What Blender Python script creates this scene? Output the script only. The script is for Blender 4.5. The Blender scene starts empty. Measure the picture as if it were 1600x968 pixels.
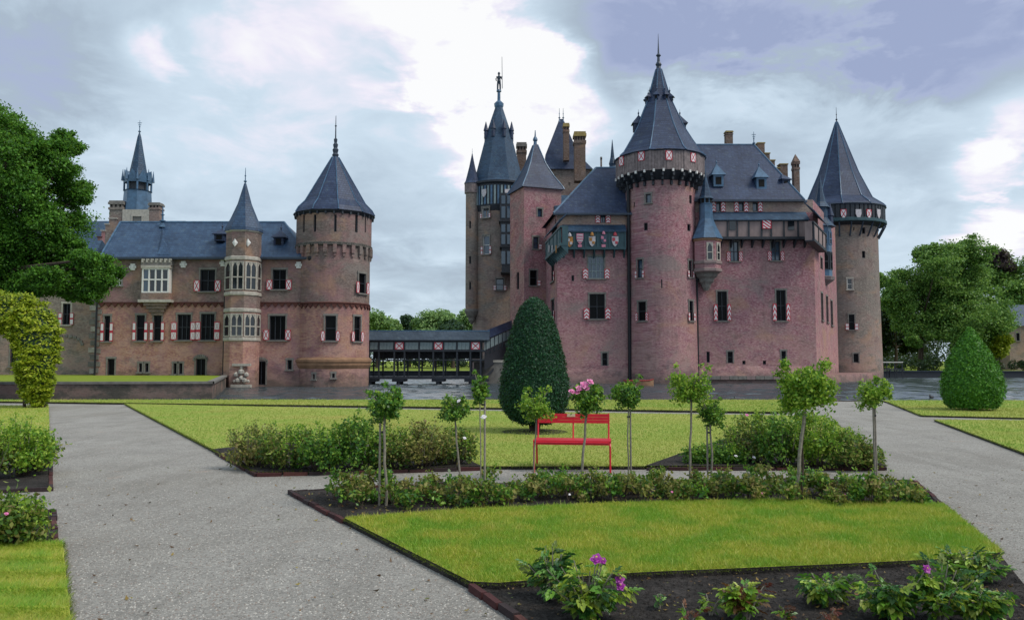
import bpy, bmesh, math, random
import numpy as np
from mathutils import Vector, Matrix
random.seed(7); rng = np.random.default_rng(7)
sc = bpy.context.scene
COL = sc.collection
R = math.radians
# ------------------------------------------------------------------ camera
H = 1.6; F = 1243.6; PITCH = R(3.63)
cam = bpy.data.cameras.new("camera"); cam.sensor_width = 36; cam.lens = 27.98
cam.clip_start = .1; cam.clip_end = 5000
co = bpy.data.objects.new("camera", cam); COL.objects.link(co)
co.location = (0, 0, H); co.rotation_euler = (R(90) + PITCH, 0, 0)
sc.camera = co
sc.view_settings.view_transform = 'Standard'; sc.view_settings.look = 'None'
sc.view_settings.gamma = 1; sc.view_settings.exposure = EXPOSURE = 0.13

def ray(px, py):
    u = (px - 800) / F; v = -(py - 484) / F
    return Vector((u, math.cos(PITCH) - math.sin(PITCH) * v, math.sin(PITCH) + math.cos(PITCH) * v))
def at(px, py, D):
    d = ray(px, py); return Vector((0, 0, H)) + d * (D / d.y)
def gp(px, py, z=0.0):
    d = ray(px, py); t = (z - H) / d.z; return Vector((0, 0, H)) + d * t

# ------------------------------------------------------------------ node helper
def lin(h):
    h = h.lstrip('#'); o = []
    for i in (0, 2, 4):
        c = int(h[i:i+2], 16) / 255
        o.append(c / 12.92 if c <= .04045 else ((c + .055) / 1.055) ** 2.4)
    return (*o, 1)
class N:
    def __init__(s, tree): s.t = tree; s.n = tree.nodes; s.l = tree.links
    def new(s, typ, **kw):
        n = s.n.new(typ)
        for k, v in kw.items(): setattr(n, k, v)
        return n
    def put(s, sock, v):
        if isinstance(v, bpy.types.NodeSocket): s.l.new(v, sock)
        elif v is not None: sock.default_value = v
    def m(s, op, a, b=None, c=None):
        n = s.new('ShaderNodeMath', operation=op); s.put(n.inputs[0], a)
        if b is not None: s.put(n.inputs[1], b)
        if c is not None: s.put(n.inputs[2], c)
        return n.outputs[0]
    def vm(s, op, a, b=None, out=0):
        n = s.new('ShaderNodeVectorMath', operation=op); s.put(n.inputs[0], a)
        if b is not None: s.put(n.inputs[1], b)
        return n.outputs[out]
    def mix(s, f, a, b, mode='MIX'):
        n = s.new('ShaderNodeMix', data_type='RGBA', blend_type=mode)
        s.put(n.inputs[0], f); s.put(n.inputs[6], a); s.put(n.inputs[7], b); return n.outputs[2]
    def noise(s, vec, scale, detail=3, rough=.5, dist=0):
        n = s.new('ShaderNodeTexNoise'); s.put(n.inputs['Vector'], vec)
        n.inputs['Scale'].default_value = scale; n.inputs['Detail'].default_value = detail
        n.inputs['Roughness'].default_value = rough; n.inputs['Distortion'].default_value = dist
        return n.outputs[0]
    def ramp(s, f, stops, mode='LINEAR'):
        n = s.new('ShaderNodeValToRGB'); s.put(n.inputs[0], f); e = n.color_ramp; e.interpolation = mode
        while len(e.elements) < len(stops): e.elements.new(.5)
        for el, (p, c) in zip(e.elements, stops):
            el.position = p; el.color = c if len(c) == 4 else (*c, 1)
        return n.outputs[0]
    def rng(s, f, a, b, c=0., d=1.):
        n = s.new('ShaderNodeMapRange'); s.put(n.inputs[0], f)
        for i, v in enumerate((a, b, c, d)): n.inputs[i+1].default_value = v
        return n.outputs[0]
    def sep(s, v):
        n = s.new('ShaderNodeSeparateXYZ'); s.put(n.inputs[0], v); return n.outputs
    def comb(s, x, y, z):
        n = s.new('ShaderNodeCombineXYZ'); s.put(n.inputs[0], x); s.put(n.inputs[1], y); s.put(n.inputs[2], z); return n.outputs[0]

# ------------------------------------------------------------------ sky and sun (bright overcast, sun veiled by cloud on the right)
SUN_EL, SUN_AZ = R(50), R(112)      # azimuth from +Y towards +X
wd = bpy.data.worlds.new("World"); sc.world = wd; wd.use_nodes = True
w = N(wd.node_tree); w.n.clear()
sky = w.new('ShaderNodeTexSky', sky_type='NISHITA'); sky.sun_disc = False
sky.sun_elevation = SUN_EL; sky.sun_rotation = SUN_AZ
b1 = w.new('ShaderNodeBackground'); w.put(b1.inputs[0], sky.outputs[0]); b1.inputs[1].default_value = .1
tc = w.new('ShaderNodeTexCoord').outputs['Generated']
X, Y, Z = w.sep(tc)
zc = w.m('ADD', w.m('MAXIMUM', Z, 0.0), .22)
pl = w.comb(w.m('DIVIDE', X, zc), w.m('DIVIDE', Y, zc), 0)
warp = w.noise(pl, 2.6, 5, .6, .4); n3 = w.noise(w.vm('ADD', pl, (1.3, 7.7, 0)), 7.5, 4, .6, .5)
n1 = w.noise(w.vm('ADD', pl, (3.1, 1.7, 0)), 1.25, 6, .55, .35)
n2 = w.noise(w.vm('ADD', pl, (9.3, 4.2, 0)), 3.2, 9, .62, .5)
def blob(px, py, rad, amp, sx=1.0):
    d = ray(px, py).normalized()
    df = w.vm('SUBTRACT', tc, tuple(d))
    if sx != 1.0: df = w.vm('MULTIPLY', df, (1/sx, 1, 1))
    ln = w.vm('LENGTH', df, out=1)
    ln = w.m('ADD', ln, w.m('MULTIPLY', w.m('SUBTRACT', n2, .5), rad / F * 2.4))
    ln = w.m('ADD', ln, w.m('MULTIPLY', w.m('SUBTRACT', warp, .5), rad / F * 3.0))
    ln = w.m('ADD', ln, w.m('MULTIPLY', w.m('SUBTRACT', n3, .5), rad / F * 1.0))
    g = w.rng(ln, 0, rad / F * 1.5, 1, 0)
    n = w.n[-1]; n.interpolation_type = 'SMOOTHSTEP'
    return w.m('MULTIPLY', g, amp)
lum = w.m('ADD', w.m('MULTIPLY', w.m('SUBTRACT', n1, .5), .55), .60)
lum = w.m('ADD', lum, w.m('MULTIPLY', w.m('SUBTRACT', n2, .5), .62))
for bl in ((790, 100, 95, .60, 1.0), (745, 70, 90, .30), (850, 150, 75, .38), (690, 30, 100, .22, 1.5), (800, 185, 85, .45, 1.0), (900, 195, 45, .42, 1.2), (720, 200, 80, .16), (520, 25, 90, .20, 2.4), (670, 60, 60, .22), (240, 75, 34, .28), (300, 35, 80, .12, 1.6),
           (1585, 200, 55, .40), (1540, 245, 40, .34, 1.4), (1548, 372, 36, .42, 1.3), (1590, 345, 26, .25, 1.5), (1180, 120, 80, .10, 1.6), (400, 150, 150, .05), (640, 300, 40, .12, 1.4),
           (1000, 45, 90, -.40, 2.2), (1250, 30, 90, -.40, 2.4), (1490, 60, 90, -.46, 1.7), (990, 110, 45, -.16, 1.2), (30, 100, 100, -.30), (630, 320, 60, -.10, 1.8), (1200, 225, 40, -.10, 2), (640, 440, 40, -.16, 2.0), (1450, 250, 50, -.10)):
    lum = w.m('ADD', lum, blob(*bl))
cl = w.ramp(lum, [(0.02, lin('#9aa6c6')), (.20, lin('#a7b2cf')), (.34, lin('#a8b7c6')), (.52, lin('#b7c8d7')), (.70, lin('#cbdcea')), (.84, lin('#ece9f5')), (.98, lin('#f9f9f9'))])
b2 = w.new('ShaderNodeBackground'); w.put(b2.inputs[0], cl); b2.inputs[1].default_value = 1.0
ms = w.new('ShaderNodeMixShader'); ms.inputs[0].default_value = .92
w.l.new(b1.outputs[0], ms.inputs[1]); w.l.new(b2.outputs[0], ms.inputs[2])
wo = w.new('ShaderNodeOutputWorld'); w.l.new(ms.outputs[0], wo.inputs[0])
sd = bpy.data.lights.new("sun", 'SUN'); sd.energy = 2.2; sd.angle = R(20); sd.color = (1, .94, .84)
so = bpy.data.objects.new("sun", sd); COL.objects.link(so)
sv = Vector((math.sin(SUN_AZ) * math.cos(SUN_EL), math.cos(SUN_AZ) * math.cos(SUN_EL), math.sin(SUN_EL)))
so.rotation_euler = sv.to_track_quat('Z', 'Y').to_euler(); so.location = (0, 0, 60)

# ------------------------------------------------------------------ materials
M = {}
def newmat(name):
    m = bpy.data.materials.new(name); m.use_nodes = True; n = N(m.node_tree); n.n.clear(); M[name] = m
    out = n.new('ShaderNodeOutputMaterial'); bs = n.new('ShaderNodeBsdfPrincipled'); n.l.new(bs.outputs[0], out.inputs[0])
    return m, n, bs, out
def bump(n, bs, h, strength, dist):
    b = n.new('ShaderNodeBump'); b.inputs['Strength'].default_value = strength; b.inputs['Distance'].default_value = dist
    n.put(b.inputs['Height'], h); n.l.new(b.outputs[0], bs.inputs['Normal'])
def plain(name, c, rough=.7, metal=0, var=.25, scale=6, spec=.5, bmp=0):
    m, n, bs, out = newmat(name); c = lin(c) if isinstance(c, str) else c
    p = n.new('ShaderNodeTexCoord').outputs['Object']
    nz = n.noise(p, scale, 4, .6)
    lo = tuple(x * (1 - var) for x in c[:3]); hi = tuple(min(1, x * (1 + var)) for x in c[:3])
    n.put(bs.inputs['Base Color'], n.ramp(nz, [(.3, lo), (.7, hi)]))
    bs.inputs['Roughness'].default_value = rough; bs.inputs['Metallic'].default_value = metal
    bs.inputs['Specular IOR Level'].default_value = spec
    if bmp: bump(n, bs, nz, .5, bmp)
    return m
def brick(name, cols, patch, patchcol, stain=.4):
    """old brickwork seen from far: courses and single brick tints, mended patches, lime and damp marks"""
    m, n, bs, out = newmat(name)
    pos = n.new('ShaderNodeNewGeometry').outputs['Position']
    x, y, z = n.sep(pos)
    hz = n.m('ADD', x, n.m('MULTIPLY', y, .83))
    v1 = n.comb(n.m('MULTIPLY', hz, 3.2), n.m('MULTIPLY', hz, .37), n.m('MULTIPLY', z, 6.0))
    v2 = n.comb(n.m('MULTIPLY', x, .22), n.m('MULTIPLY', y, .22), n.m('MULTIPLY', z, .30))
    v3 = n.comb(n.m('MULTIPLY', x, 1.3), n.m('MULTIPLY', y, 1.3), n.m('MULTIPLY', z, .25))
    fine = n.noise(v1, 1.0, 3, .7); big = n.noise(v2, 1.0, 4, .6, .4); streak = n.noise(v3, 1.0, 4, .65)
    base = n.ramp(fine, [(.30, lin(cols[0])), (.46, lin(cols[1])), (.58, lin(cols[2])), (.74, lin(cols[3]))])
    c = n.mix(n.m('MULTIPLY', n.rng(big, .46, .62), patch), base, lin(patchcol))
    c = n.mix(n.m('MULTIPLY', n.rng(streak, .52, .75), stain), c, lin('#645a58'))
    pale = n.noise(n.vm('ADD', v2, (5, 9, 2)), 2.2, 5, .7)
    c = n.mix(n.m('MULTIPLY', n.rng(pale, .58, .72), .5), c, lin('#b9a49c'))
    tan_ = n.noise(n.vm('ADD', v2, (3, 7, 11)), .75, 5, .65, .8)
    c = n.mix(n.m('MULTIPLY', n.rng(tan_, .54, .66), .45), c, lin('#b58f72'))
    c = n.mix(n.m('MULTIPLY', n.rng(tan_, .45, .35), .55), c, lin('#8b8480'))
    # brick joints
    bk = n.new('ShaderNodeTexBrick'); n.put(bk.inputs['Vector'], n.comb(hz, z, 0))
    bk.inputs['Scale'].default_value = 1.0; bk.inputs['Brick Width'].default_value = .24; bk.inputs['Row Height'].default_value = .08
    bk.inputs['Mortar Size'].default_value = .008
    for i, vv in enumerate(((1, 1, 1, 1), (.86, .86, .86, 1), (.72, .70, .68, 1))): bk.inputs[i+1].default_value = vv
    c = n.mix(.8, c, bk.outputs[0], 'MULTIPLY')
    blot = n.noise(n.comb(n.m('MULTIPLY', x, .45), n.m('MULTIPLY', y, .45), n.m('MULTIPLY', z, .9)), 1.0, 5, .75)
    lowz = n.rng(n.m('ADD', z, n.m('MULTIPLY', n.m('SUBTRACT', big, .5), 14)), 9.5, 2.0)
    c = n.mix(n.m('MULTIPLY', n.m('MULTIPLY', lowz, n.rng(blot, .40, .62)), .55), c, lin('#c4a095'))
    c = n.mix(n.m('MULTIPLY', n.rng(n.m('ADD', z, n.m('MULTIPLY', n.m('SUBTRACT', blot, .5), 5)), .8, -1.2), .7), c, lin('#57544e'))
    c = n.mix(n.m('MULTIPLY', n.rng(blot, .55, .68), .5), c, lin('#584446'))
    n.put(bs.inputs['Base Color'], c); bs.inputs['Roughness'].default_value = .95; bs.inputs['Specular IOR Level'].default_value = .1
    bump(n, bs, n.m('ADD', fine, n.m('MULTIPLY', streak, .6)), .6, .05)
    return m
brick('castle_brick', ['#7c5156', '#a2727a', '#b2888d', '#c4a7a2'], .45, '#95857f')
brick('tower_brick', ['#825a5d', '#a97877', '#ba8c8a', '#c8a8a0'], .42, '#a89284')
brick('grey_brick', ['#6a635d', '#857c75', '#928981', '#a49c94'], .35, '#9a7b78')
brick('gate_upper', ['#5f5552', '#786c67', '#877872', '#978c86'], .6, '#a3787a')
brick('gate_lower', ['#805a58', '#a1746f', '#b28a76', '#b99686'], .8, '#957078')
brick('old_wall', ['#37342f', '#4d4943', '#5b5650', '#807b73'], .7, '#2e2c2c', .6)
brick('chimney_brick', ['#5b4b44', '#756157', '#827067', '#958880'], .4, '#6b615a')
brick('attic', ['#7d716c', '#94857d', '#a1928a', '#afa399'], .4, '#a5827f')
def slate(name, c1, c2, rough=.55):
    m, n, bs, out = newmat(name)
    pos = n.new('ShaderNodeNewGeometry').outputs['Position']; x, y, z = n.sep(pos)
    hz = n.m('ADD', x, n.m('MULTIPLY', y, .83))
    bk = n.new('ShaderNodeTexBrick'); n.put(bk.inputs['Vector'], n.comb(hz, z, 0))
    bk.inputs['Scale'].default_value = 1.0; bk.inputs['Brick Width'].default_value = .45; bk.inputs['Row Height'].default_value = .28
    bk.inputs['Mortar Size'].default_value = .02
    for i, vv in enumerate(((1, 1, 1, 1), (.50, .54, .62, 1), (.36, .36, .40, 1))): bk.inputs[i+1].default_value = vv
    nz = n.noise(n.comb(n.m('MULTIPLY', x, .5), n.m('MULTIPLY', y, .5), n.m('MULTIPLY', z, .25)), 1, 5, .65)
    c = n.ramp(nz, [(.3, lin(c1)), (.7, lin(c2))])
    lich = n.noise(pos, 1.7, 5, .7)
    c = n.mix(n.m('MULTIPLY', n.rng(lich, .56, .72), .42), c, lin('#6b7a78'))
    n.put(bs.inputs['Base Color'], n.mix(.85, c, bk.outputs[0], 'MULTIPLY'))
    bs.inputs['Roughness'].default_value = rough
    bs.inputs['Specular IOR Level'].default_value = .4
    bump(n, bs, bk.outputs[0], .6, .05)
    return m
slate('slate', '#222f4c', '#3a4a68'); slate('slate_teal', '#253f58', '#3e5a74'); slate('slate_gate', '#29405c', '#425d7a'); slate('bridge_slate', '#2f3c4a', '#465462')
plain('lead', '#44617c', .38, .1, .3, 1.5); plain('dark_lead', '#2a3646', .5, 0, .3, 2)
plain('stone', '#aaa49a', .85, 0, .25, 3); plain('grey_stone', '#77736e', .9, 0, .3, 2); plain('white_paint', '#d9d6d2', .5, 0, .08)
plain('dark_timber', '#252a33', .6, 0, .35, 3); plain('teal_timber', '#2b4a52', .55, 0, .25, 2); plain('hoard_timber', '#776b6b', .8, 0, .35, 2.5)
plain('infill', '#857472', .85, 0, .22, 1.2); plain('board_grey', '#7e8d90', .7, 0, .2, 2); plain('void', '#070709', .9, 0, .1)
plain('iron', '#1f2126', .5, .3, .2); plain('red_paint', '#b81627', .42, 0, .12, 5); plain('bench_red', '#cf1f33', .38, 0, .07, 9)
plain('shield_orange', '#b07a3c', .7, 0, .5, 4); plain('shield_white', '#bcb6ba', .6, 0, .2, 4); plain('shield_pink', '#c47a90', .6); plain('shield_dark', '#3b4b5c', .6); plain('shield_red', '#b3404c', .6)
plain('bark', '#4b4038', .95, 0, .4, 8, .3, .02); plain('cane', '#857e72', .85, 0, .3, 30, .3, .004); plain('stake', '#8d857a', .85, 0, .25, 20, .3, .003)
plain('old_brown', '#8a6a52', .9, 0, .3, 1.0); plain('chimney_top', '#8d7a48', .8, 0, .3, 2)
plain('duck_black', '#121214', .5); plain('boat_red', '#8e2324', .5); plain('plaque', '#d8c9a4', .4, 0, .05)
for i, c in enumerate(('#4a2a2a', '#3c2526', '#56342f', '#382d2e')): plain('edge_brick%d' % i, c, .9, 0, .3, 40, .3, .004)
# glass panes
m, n, bs, out = newmat('glass'); bs.inputs['Base Color'].default_value = (.012, .015, .02, 1); bs.inputs['Roughness'].default_value = .08; bs.inputs['Specular IOR Level'].default_value = .8
m, n, bs, out = newmat('dark_glass'); bs.inputs['Base Color'].default_value = (.004, .004, .005, 1); bs.inputs['Roughness'].default_value = .3; bs.inputs['Specular IOR Level'].default_value = .12
m, n, bs, out = newmat('sky_tint_glass'); bs.inputs['Base Color'].default_value = (.03, .06, .10, 1); bs.inputs['Roughness'].default_value = .12; bs.inputs['Specular IOR Level'].default_value = 1.0  # the sky's blue reflection is put into this pane colour
# painted shutters: flat print inside the box's own unit square
def shutter_mat(name, kind):
    m, n, bs, out = newmat(name)
    u, _, v = n.sep(n.new('ShaderNodeTexCoord').outputs['Generated'])
    au = n.m('ABSOLUTE', n.m('SUBTRACT', u, .5)); av = n.m('ABSOLUTE', n.m('SUBTRACT', v, .5))
    fr = n.m('MAXIMUM', n.m('GREATER_THAN', au, .41), n.m('GREATER_THAN', av, .45))
    if kind == 'x':
        d = n.m('ABSOLUTE', n.m('SUBTRACT', au, n.m('MULTIPLY', av, .9)))
        inn = n.m('LESS_THAN', d, .075)
    elif kind == 'band':
        d = n.m('ABSOLUTE', n.m('SUBTRACT', au, n.m('MULTIPLY', n.m('ABSOLUTE', n.m('SUBTRACT', av, .25)), 1.5)))
        inn = n.m('MAXIMUM', n.m('LESS_THAN', av, .07), n.m('MULTIPLY', n.m('LESS_THAN', d, .07), .5))
    elif kind == 'chev':
        k = n.m('FRACT', n.m('ADD', n.m('MULTIPLY', v, 3.0), n.m('MULTIPLY', au, 1.6)))
        inn = n.m('LESS_THAN', k, .42)
    elif kind == 'stripe':
        k = n.m('FRACT', n.m('ADD', n.m('MULTIPLY', v, 3.0), n.m('MULTIPLY', u, 2.0)))
        inn = n.m('LESS_THAN', k, .5)
    else:
        inn = n.m('LESS_THAN', n.m('ABSOLUTE', n.m('SUBTRACT', v, .52)), .07)
    n.put(bs.inputs['Base Color'], n.mix(n.m('MAXIMUM', fr, inn), lin('#d4d0d2'), lin('#b02338')))
    bs.inputs['Roughness'].default_value = .5
    return m
for k in ('x', 'band', 'chev', 'stripe', 'plain'): shutter_mat('shutter_' + k, k)

# foliage: every leaf an island with a tint of its own
def leafmat(name, cols, trans=.35, rough=.5, patch=None, tan=.75):
    m, n, bs, out = newmat(name)
    rnd = n.new('ShaderNodeNewGeometry').outputs['Random Per Island']
    k = len(cols)
    c = n.ramp(rnd, [(i / (k - 1), lin(x)) for i, x in enumerate(cols)])
    if patch:
        nz = n.noise(n.new('ShaderNodeNewGeometry').outputs['Position'], patch[0], 4, .6)
        c = n.mix(n.m('MULTIPLY', n.rng(nz, .42, .62), patch[2]), c, lin(patch[1]))
        nz2 = n.noise(n.new('ShaderNodeNewGeometry').outputs['Position'], patch[0]*1.7, 5, .7, 1.0)
        c = n.mix(n.m('MULTIPLY', n.rng(nz2, .52, .68), tan), c, lin('#b89f5e'))
    n.put(bs.inputs['Base Color'], c); bs.inputs['Roughness'].default_value = rough; bs.inputs['Specular IOR Level'].default_value = .35
    tr = n.new('ShaderNodeBsdfTranslucent'); n.put(tr.inputs[0], n.mix(.3, c, lin('#93ac3c'), 'MIX'))
    mx = n.new('ShaderNodeMixShader'); mx.inputs[0].default_value = trans
    n.l.new(bs.outputs[0], mx.inputs[1]); n.l.new(tr.outputs[0], mx.inputs[2]); n.l.new(mx.outputs[0], out.inputs[0])
    return m
leafmat('leaf_oak', ['#2a4d1a', '#3f6e24', '#578f2e', '#78ae40'], .45)
leafmat('leaf_lime', ['#426a34', '#5c873e', '#7aa34a', '#98b85e'])
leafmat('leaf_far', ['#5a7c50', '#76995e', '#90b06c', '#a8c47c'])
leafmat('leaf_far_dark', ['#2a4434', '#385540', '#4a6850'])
leafmat('leaf_purple', ['#3a2b35', '#4a3741', '#574550'])
leafmat('leaf_litter', ['#3a2618', '#5c3f24', '#7a5a30', '#94803e', '#5a6a2c'], .1)
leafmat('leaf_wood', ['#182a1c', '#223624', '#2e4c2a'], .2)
leafmat('leaf_yew', ['#0e2a1c', '#153a26', '#1c4a2e', '#2a5c34'], .12, .55)
leafmat('leaf_egg', ['#2c5a1a', '#3d7420', '#4f8a26', '#6aa032'], .2)
leafmat('leaf_gold', ['#5f7a14', '#849a1e', '#a4b02a', '#c0c844'], .35)
leafmat('leaf_rose', ['#2a4f26', '#44742c', '#659636', '#8fae44'], .3, .4)
leafmat('leaf_rose_light', ['#4a7a28', '#6f9c30', '#94b63c', '#b4c850'], .35, .42)
leafmat('leaf_low', ['#35522a', '#52742f', '#73903a', '#9aa04e', '#7a6642'], .3, .5)
leafmat('leaf_dull', ['#4a552e', '#6a7438', '#8c8c46', '#a8a05c', '#6a5238'], .3, .55)
leafmat('blade', ['#80a22c', '#a2b038', '#b6b446', '#cec66c'], .3, .5, (1.8, '#66a22c', .75), .3)
leafmat('blade_far', ['#8fa046', '#a0aa50', '#aeb060', '#96a648'], .25, .6, (.16, '#78a63c', .8), .7)
leafmat('blade_edge', ['#4a5a18', '#5f701e', '#7a8526'], .3, .5)
def petal(name, c1, c2):
    m, n, bs, out = newmat(name); rnd = n.new('ShaderNodeNewGeometry').outputs['Random Per Island']
    n.put(bs.inputs['Base Color'], n.ramp(rnd, [(0, lin(c1)), (1, lin(c2))])); bs.inputs['Roughness'].default_value = .5
petal('petal_pink', '#d65f9f', '#ee9cc4'); petal('petal_purple', '#8a1f86', '#b343a8'); petal('petal_white', '#e6dfe2', '#f5f0f2')
petal('bloom_eye', '#d8b24a', '#e3c86a')

# ground
def ground(name, stops, s1, s2, rough, bd, extra=None):
    m, n, bs, out = newmat(name)
    pos = n.new('ShaderNodeNewGeometry').outputs['Position']
    a = n.noise(pos, s1, 5, .65); b = n.noise(pos, s2, 4, .7)
    f = n.m('ADD', n.m('MULTIPLY', a, .5), n.m('MULTIPLY', b, .5))
    c = n.ramp(f, [(p, lin(h)) for p, h in stops])
    if extra: c = extra(n, pos, c)
    n.put(bs.inputs['Base Color'], c); bs.inputs['Roughness'].default_value = rough; bs.inputs['Specular IOR Level'].default_value = .2
    bump(n, bs, n.m('ADD', b, n.noise(pos, s2 * 3, 3, .7)), .8, bd)
def gravel_extra(n, pos, c):
    vo = n.new('ShaderNodeTexVoronoi'); n.put(vo.inputs['Vector'], pos); vo.inputs['Scale'].default_value = 55
    c = n.mix(.5, c, n.ramp(n.sep(vo.outputs['Color'])[0], [(0, lin('#726e69')), (.5, lin('#98948e')), (1, lin('#b5b0a9'))]), 'MIX')
    big = n.noise(pos, .35, 4, .6)
    c = n.mix(n.m('MULTIPLY', n.rng(big, .5, .68), .35), c, lin('#857f76'))
    px_, py_, pz_ = n.sep(pos)   # worn tracks along the walks and brick-dust patches
    tr_ = n.noise(n.comb(n.m('MULTIPLY', px_, 2.2), n.m('MULTIPLY', py_, .35), 0), 1, 4, .6)
    c = n.mix(n.m('MULTIPLY', n.rng(tr_, .5, .64), .28), c, lin('#716c65'))
    du = n.noise(n.vm('ADD', pos, (4, 8, 0)), 1.6, 5, .75)
    return n.mix(n.m('MULTIPLY', n.rng(du, .63, .72), .5), c, lin('#b08f7c'))
ground('gravel', [(.35, '#807c77'), (.5, '#9b9791'), (.65, '#b2aea7')], 1.1, 60, .95, .012, gravel_extra)
ground('soil', [(.35, '#242120'), (.5, '#3a3634'), (.65, '#544e4b')], 2.0, 30, 1, .03)
ground('turf', [(.32, '#7c9e30'), (.45, '#9aaa3a'), (.56, '#adb048'), (.68, '#b9b45c')], .8, 22, .95, .02)
ground('turf_far', [(.32, '#7f9a40'), (.45, '#95a24a'), (.56, '#a5a456'), (.68, '#b0a564')], .4, 9, .95, .02)
ground('bank_grass', [(.3, '#5f7a1e'), (.5, '#7c8c2c'), (.7, '#93993a')], .2, 3, .95, .05)
ground('land', [(.3, '#3c4a22'), (.5, '#4f5c2a'), (.7, '#636a34')], .05, 1, .95, .05)
for i, c in enumerate(('#8f8a84', '#a6a19a', '#6f6b66', '#bab5ad', '#84766d')): plain('pebble%d' % i, c, .9, 0, .15, 90)
# water: small ripples over dark green depth
m, n, bs, out = newmat('water')
pos = n.new('ShaderNodeNewGeometry').outputs['Position']; x, y, z = n.sep(pos)
r1 = n.noise(n.comb(n.m('MULTIPLY', x, .35), n.m('MULTIPLY', y, 1.0), 0), 2.0, 3, .5)
r2 = n.noise(n.comb(n.m('MULTIPLY', x, .05), n.m('MULTIPLY', y, .12), 0), 1.0, 3, .5)
bs.inputs['Base Color'].default_value = (.060, .075, .084, 1); bs.inputs['Roughness'].default_value = .15; bs.inputs['IOR'].default_value = 1.33; bs.inputs['Specular IOR Level'].default_value = 1.0
bump(n, bs, r1, .06, .2)

# ------------------------------------------------------------------ mesh builder and object tree
ORG = {}
def tag(o, label=None, cat=None, group=None, kind=None):
    if label: o['label'] = label
    if cat: o['category'] = cat
    if group: o['group'] = group
    if kind: o['kind'] = kind
    return o
def thing(name, label, cat, loc=(0, 0, 0), group=None, rz=0):
    o = bpy.data.objects.new(name, None); COL.objects.link(o); o.location = loc; o.rotation_euler = (0, 0, rz)
    o.empty_display_size = .3
    return tag(o, label, cat, group)
def link(o, parent=None, world=False):
    COL.objects.link(o)
    if parent:
        o.parent = parent
        if world and parent.parent is None and parent.type == 'EMPTY':
            o.matrix_parent_inverse = Matrix.Translation(-parent.location)
    return o
class MB:
    def __init__(s): s.v = []; s.f = []; s.mi = []
    def add(s, vs, fs, mi=0):
        k = len(s.v); s.v += [tuple(p) for p in vs]; s.f += [tuple(i + k for i in f) for f in fs]; s.mi += [mi] * len(fs); return s
    def box(s, c, d, rz=0, mi=0, M4=None):
        x, y, z = d[0]/2, d[1]/2, d[2]/2; cs, sn = math.cos(rz), math.sin(rz)
        P = [(a*x, b*y, e*z) for e in (-1, 1) for b in (-1, 1) for a in (-1, 1)]
        P = [(c[0] + p[0]*cs - p[1]*sn, c[1] + p[0]*sn + p[1]*cs, c[2] + p[2]) for p in P]
        if M4 is not None: P = [tuple(M4 @ Vector(p)) for p in P]
        return s.add(P, [(0, 2, 3, 1), (4, 5, 7, 6), (0, 1, 5, 4), (2, 6, 7, 3), (0, 4, 6, 2), (1, 3, 7, 5)], mi)
    def quad(s, a, b, c, d, mi=0): return s.add([a, b, c, d], [(0, 1, 2, 3)], mi)
    def poly(s, pts, mi=0): return s.add(pts, [tuple(range(len(pts)))], mi)
    def prism(s, pl, z0, z1, mi=0, cap=True):
        n = len(pl); v = [(p[0], p[1], z0) for p in pl] + [(p[0], p[1], z1) for p in pl]
        f = [(i, (i+1) % n, n + (i+1) % n, n + i) for i in range(n)]
        if cap: f += [tuple(range(n-1, -1, -1)), tuple(range(n, 2*n))]
        return s.add(v, f, mi)
    def rev(s, prof, n, cx=0, cy=0, ph=0, mi=0, cap=True):
        v = []; f = []
        for r, z in prof:
            for i in range(n):
                a = ph + 2*math.pi*i/n; v.append((cx + r*math.sin(a), cy - r*math.cos(a), z))
        for j in range(len(prof)-1):
            for i in range(n):
                a = j*n+i; b = j*n+(i+1) % n; f.append((a, b, b+n, a+n))
        if cap: f.append(tuple(range(n-1, -1, -1))); f.append(tuple(range((len(prof)-1)*n, len(prof)*n)))
        return s.add(v, f, mi)
    def tube(s, pts, rad, n=6, mi=0):
        pts = [Vector(p) for p in pts]; rad = rad if hasattr(rad, '__len__') else [rad]*len(pts)
        v = []; f = []
        for i, p in enumerate(pts):
            d = (pts[min(i+1, len(pts)-1)] - pts[max(i-1, 0)]).normalized()
            a = d.orthogonal() if abs(d.z) < .9 else Vector((1, 0, 0)); a = (a - d*a.dot(d)).normalized(); b = d.cross(a)
            for k in range(n):
                t = 2*math.pi*k/n; v.append(p + (a*math.cos(t) + b*math.sin(t))*rad[i])
        for i in range(len(pts)-1):
            for k in range(n):
                q = i*n+k; r = i*n+(k+1) % n; f.append((q, r, r+n, q+n))
        f.append(tuple(range(n-1, -1, -1))); f.append(tuple(range((len(pts)-1)*n, len(pts)*n)))
        return s.add(v, f, mi)
    def mesh(s, name, mats, smooth=False):
        me = bpy.data.meshes.new(name); me.from_pydata(s.v, [], s.f)
        for q in (mats if isinstance(mats, (list, tuple)) else [mats]): me.materials.append(M[q])
        if any(s.mi): me.polygons.foreach_set('material_index', s.mi)
        if smooth: me.polygons.foreach_set('use_smooth', [True]*len(s.f))
        me.update(); return me
    def build(s, name, mats, parent=None, smooth=False, world=True):
        return link(bpy.data.objects.new(name, s.mesh(name, mats, smooth)), parent, world)
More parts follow.
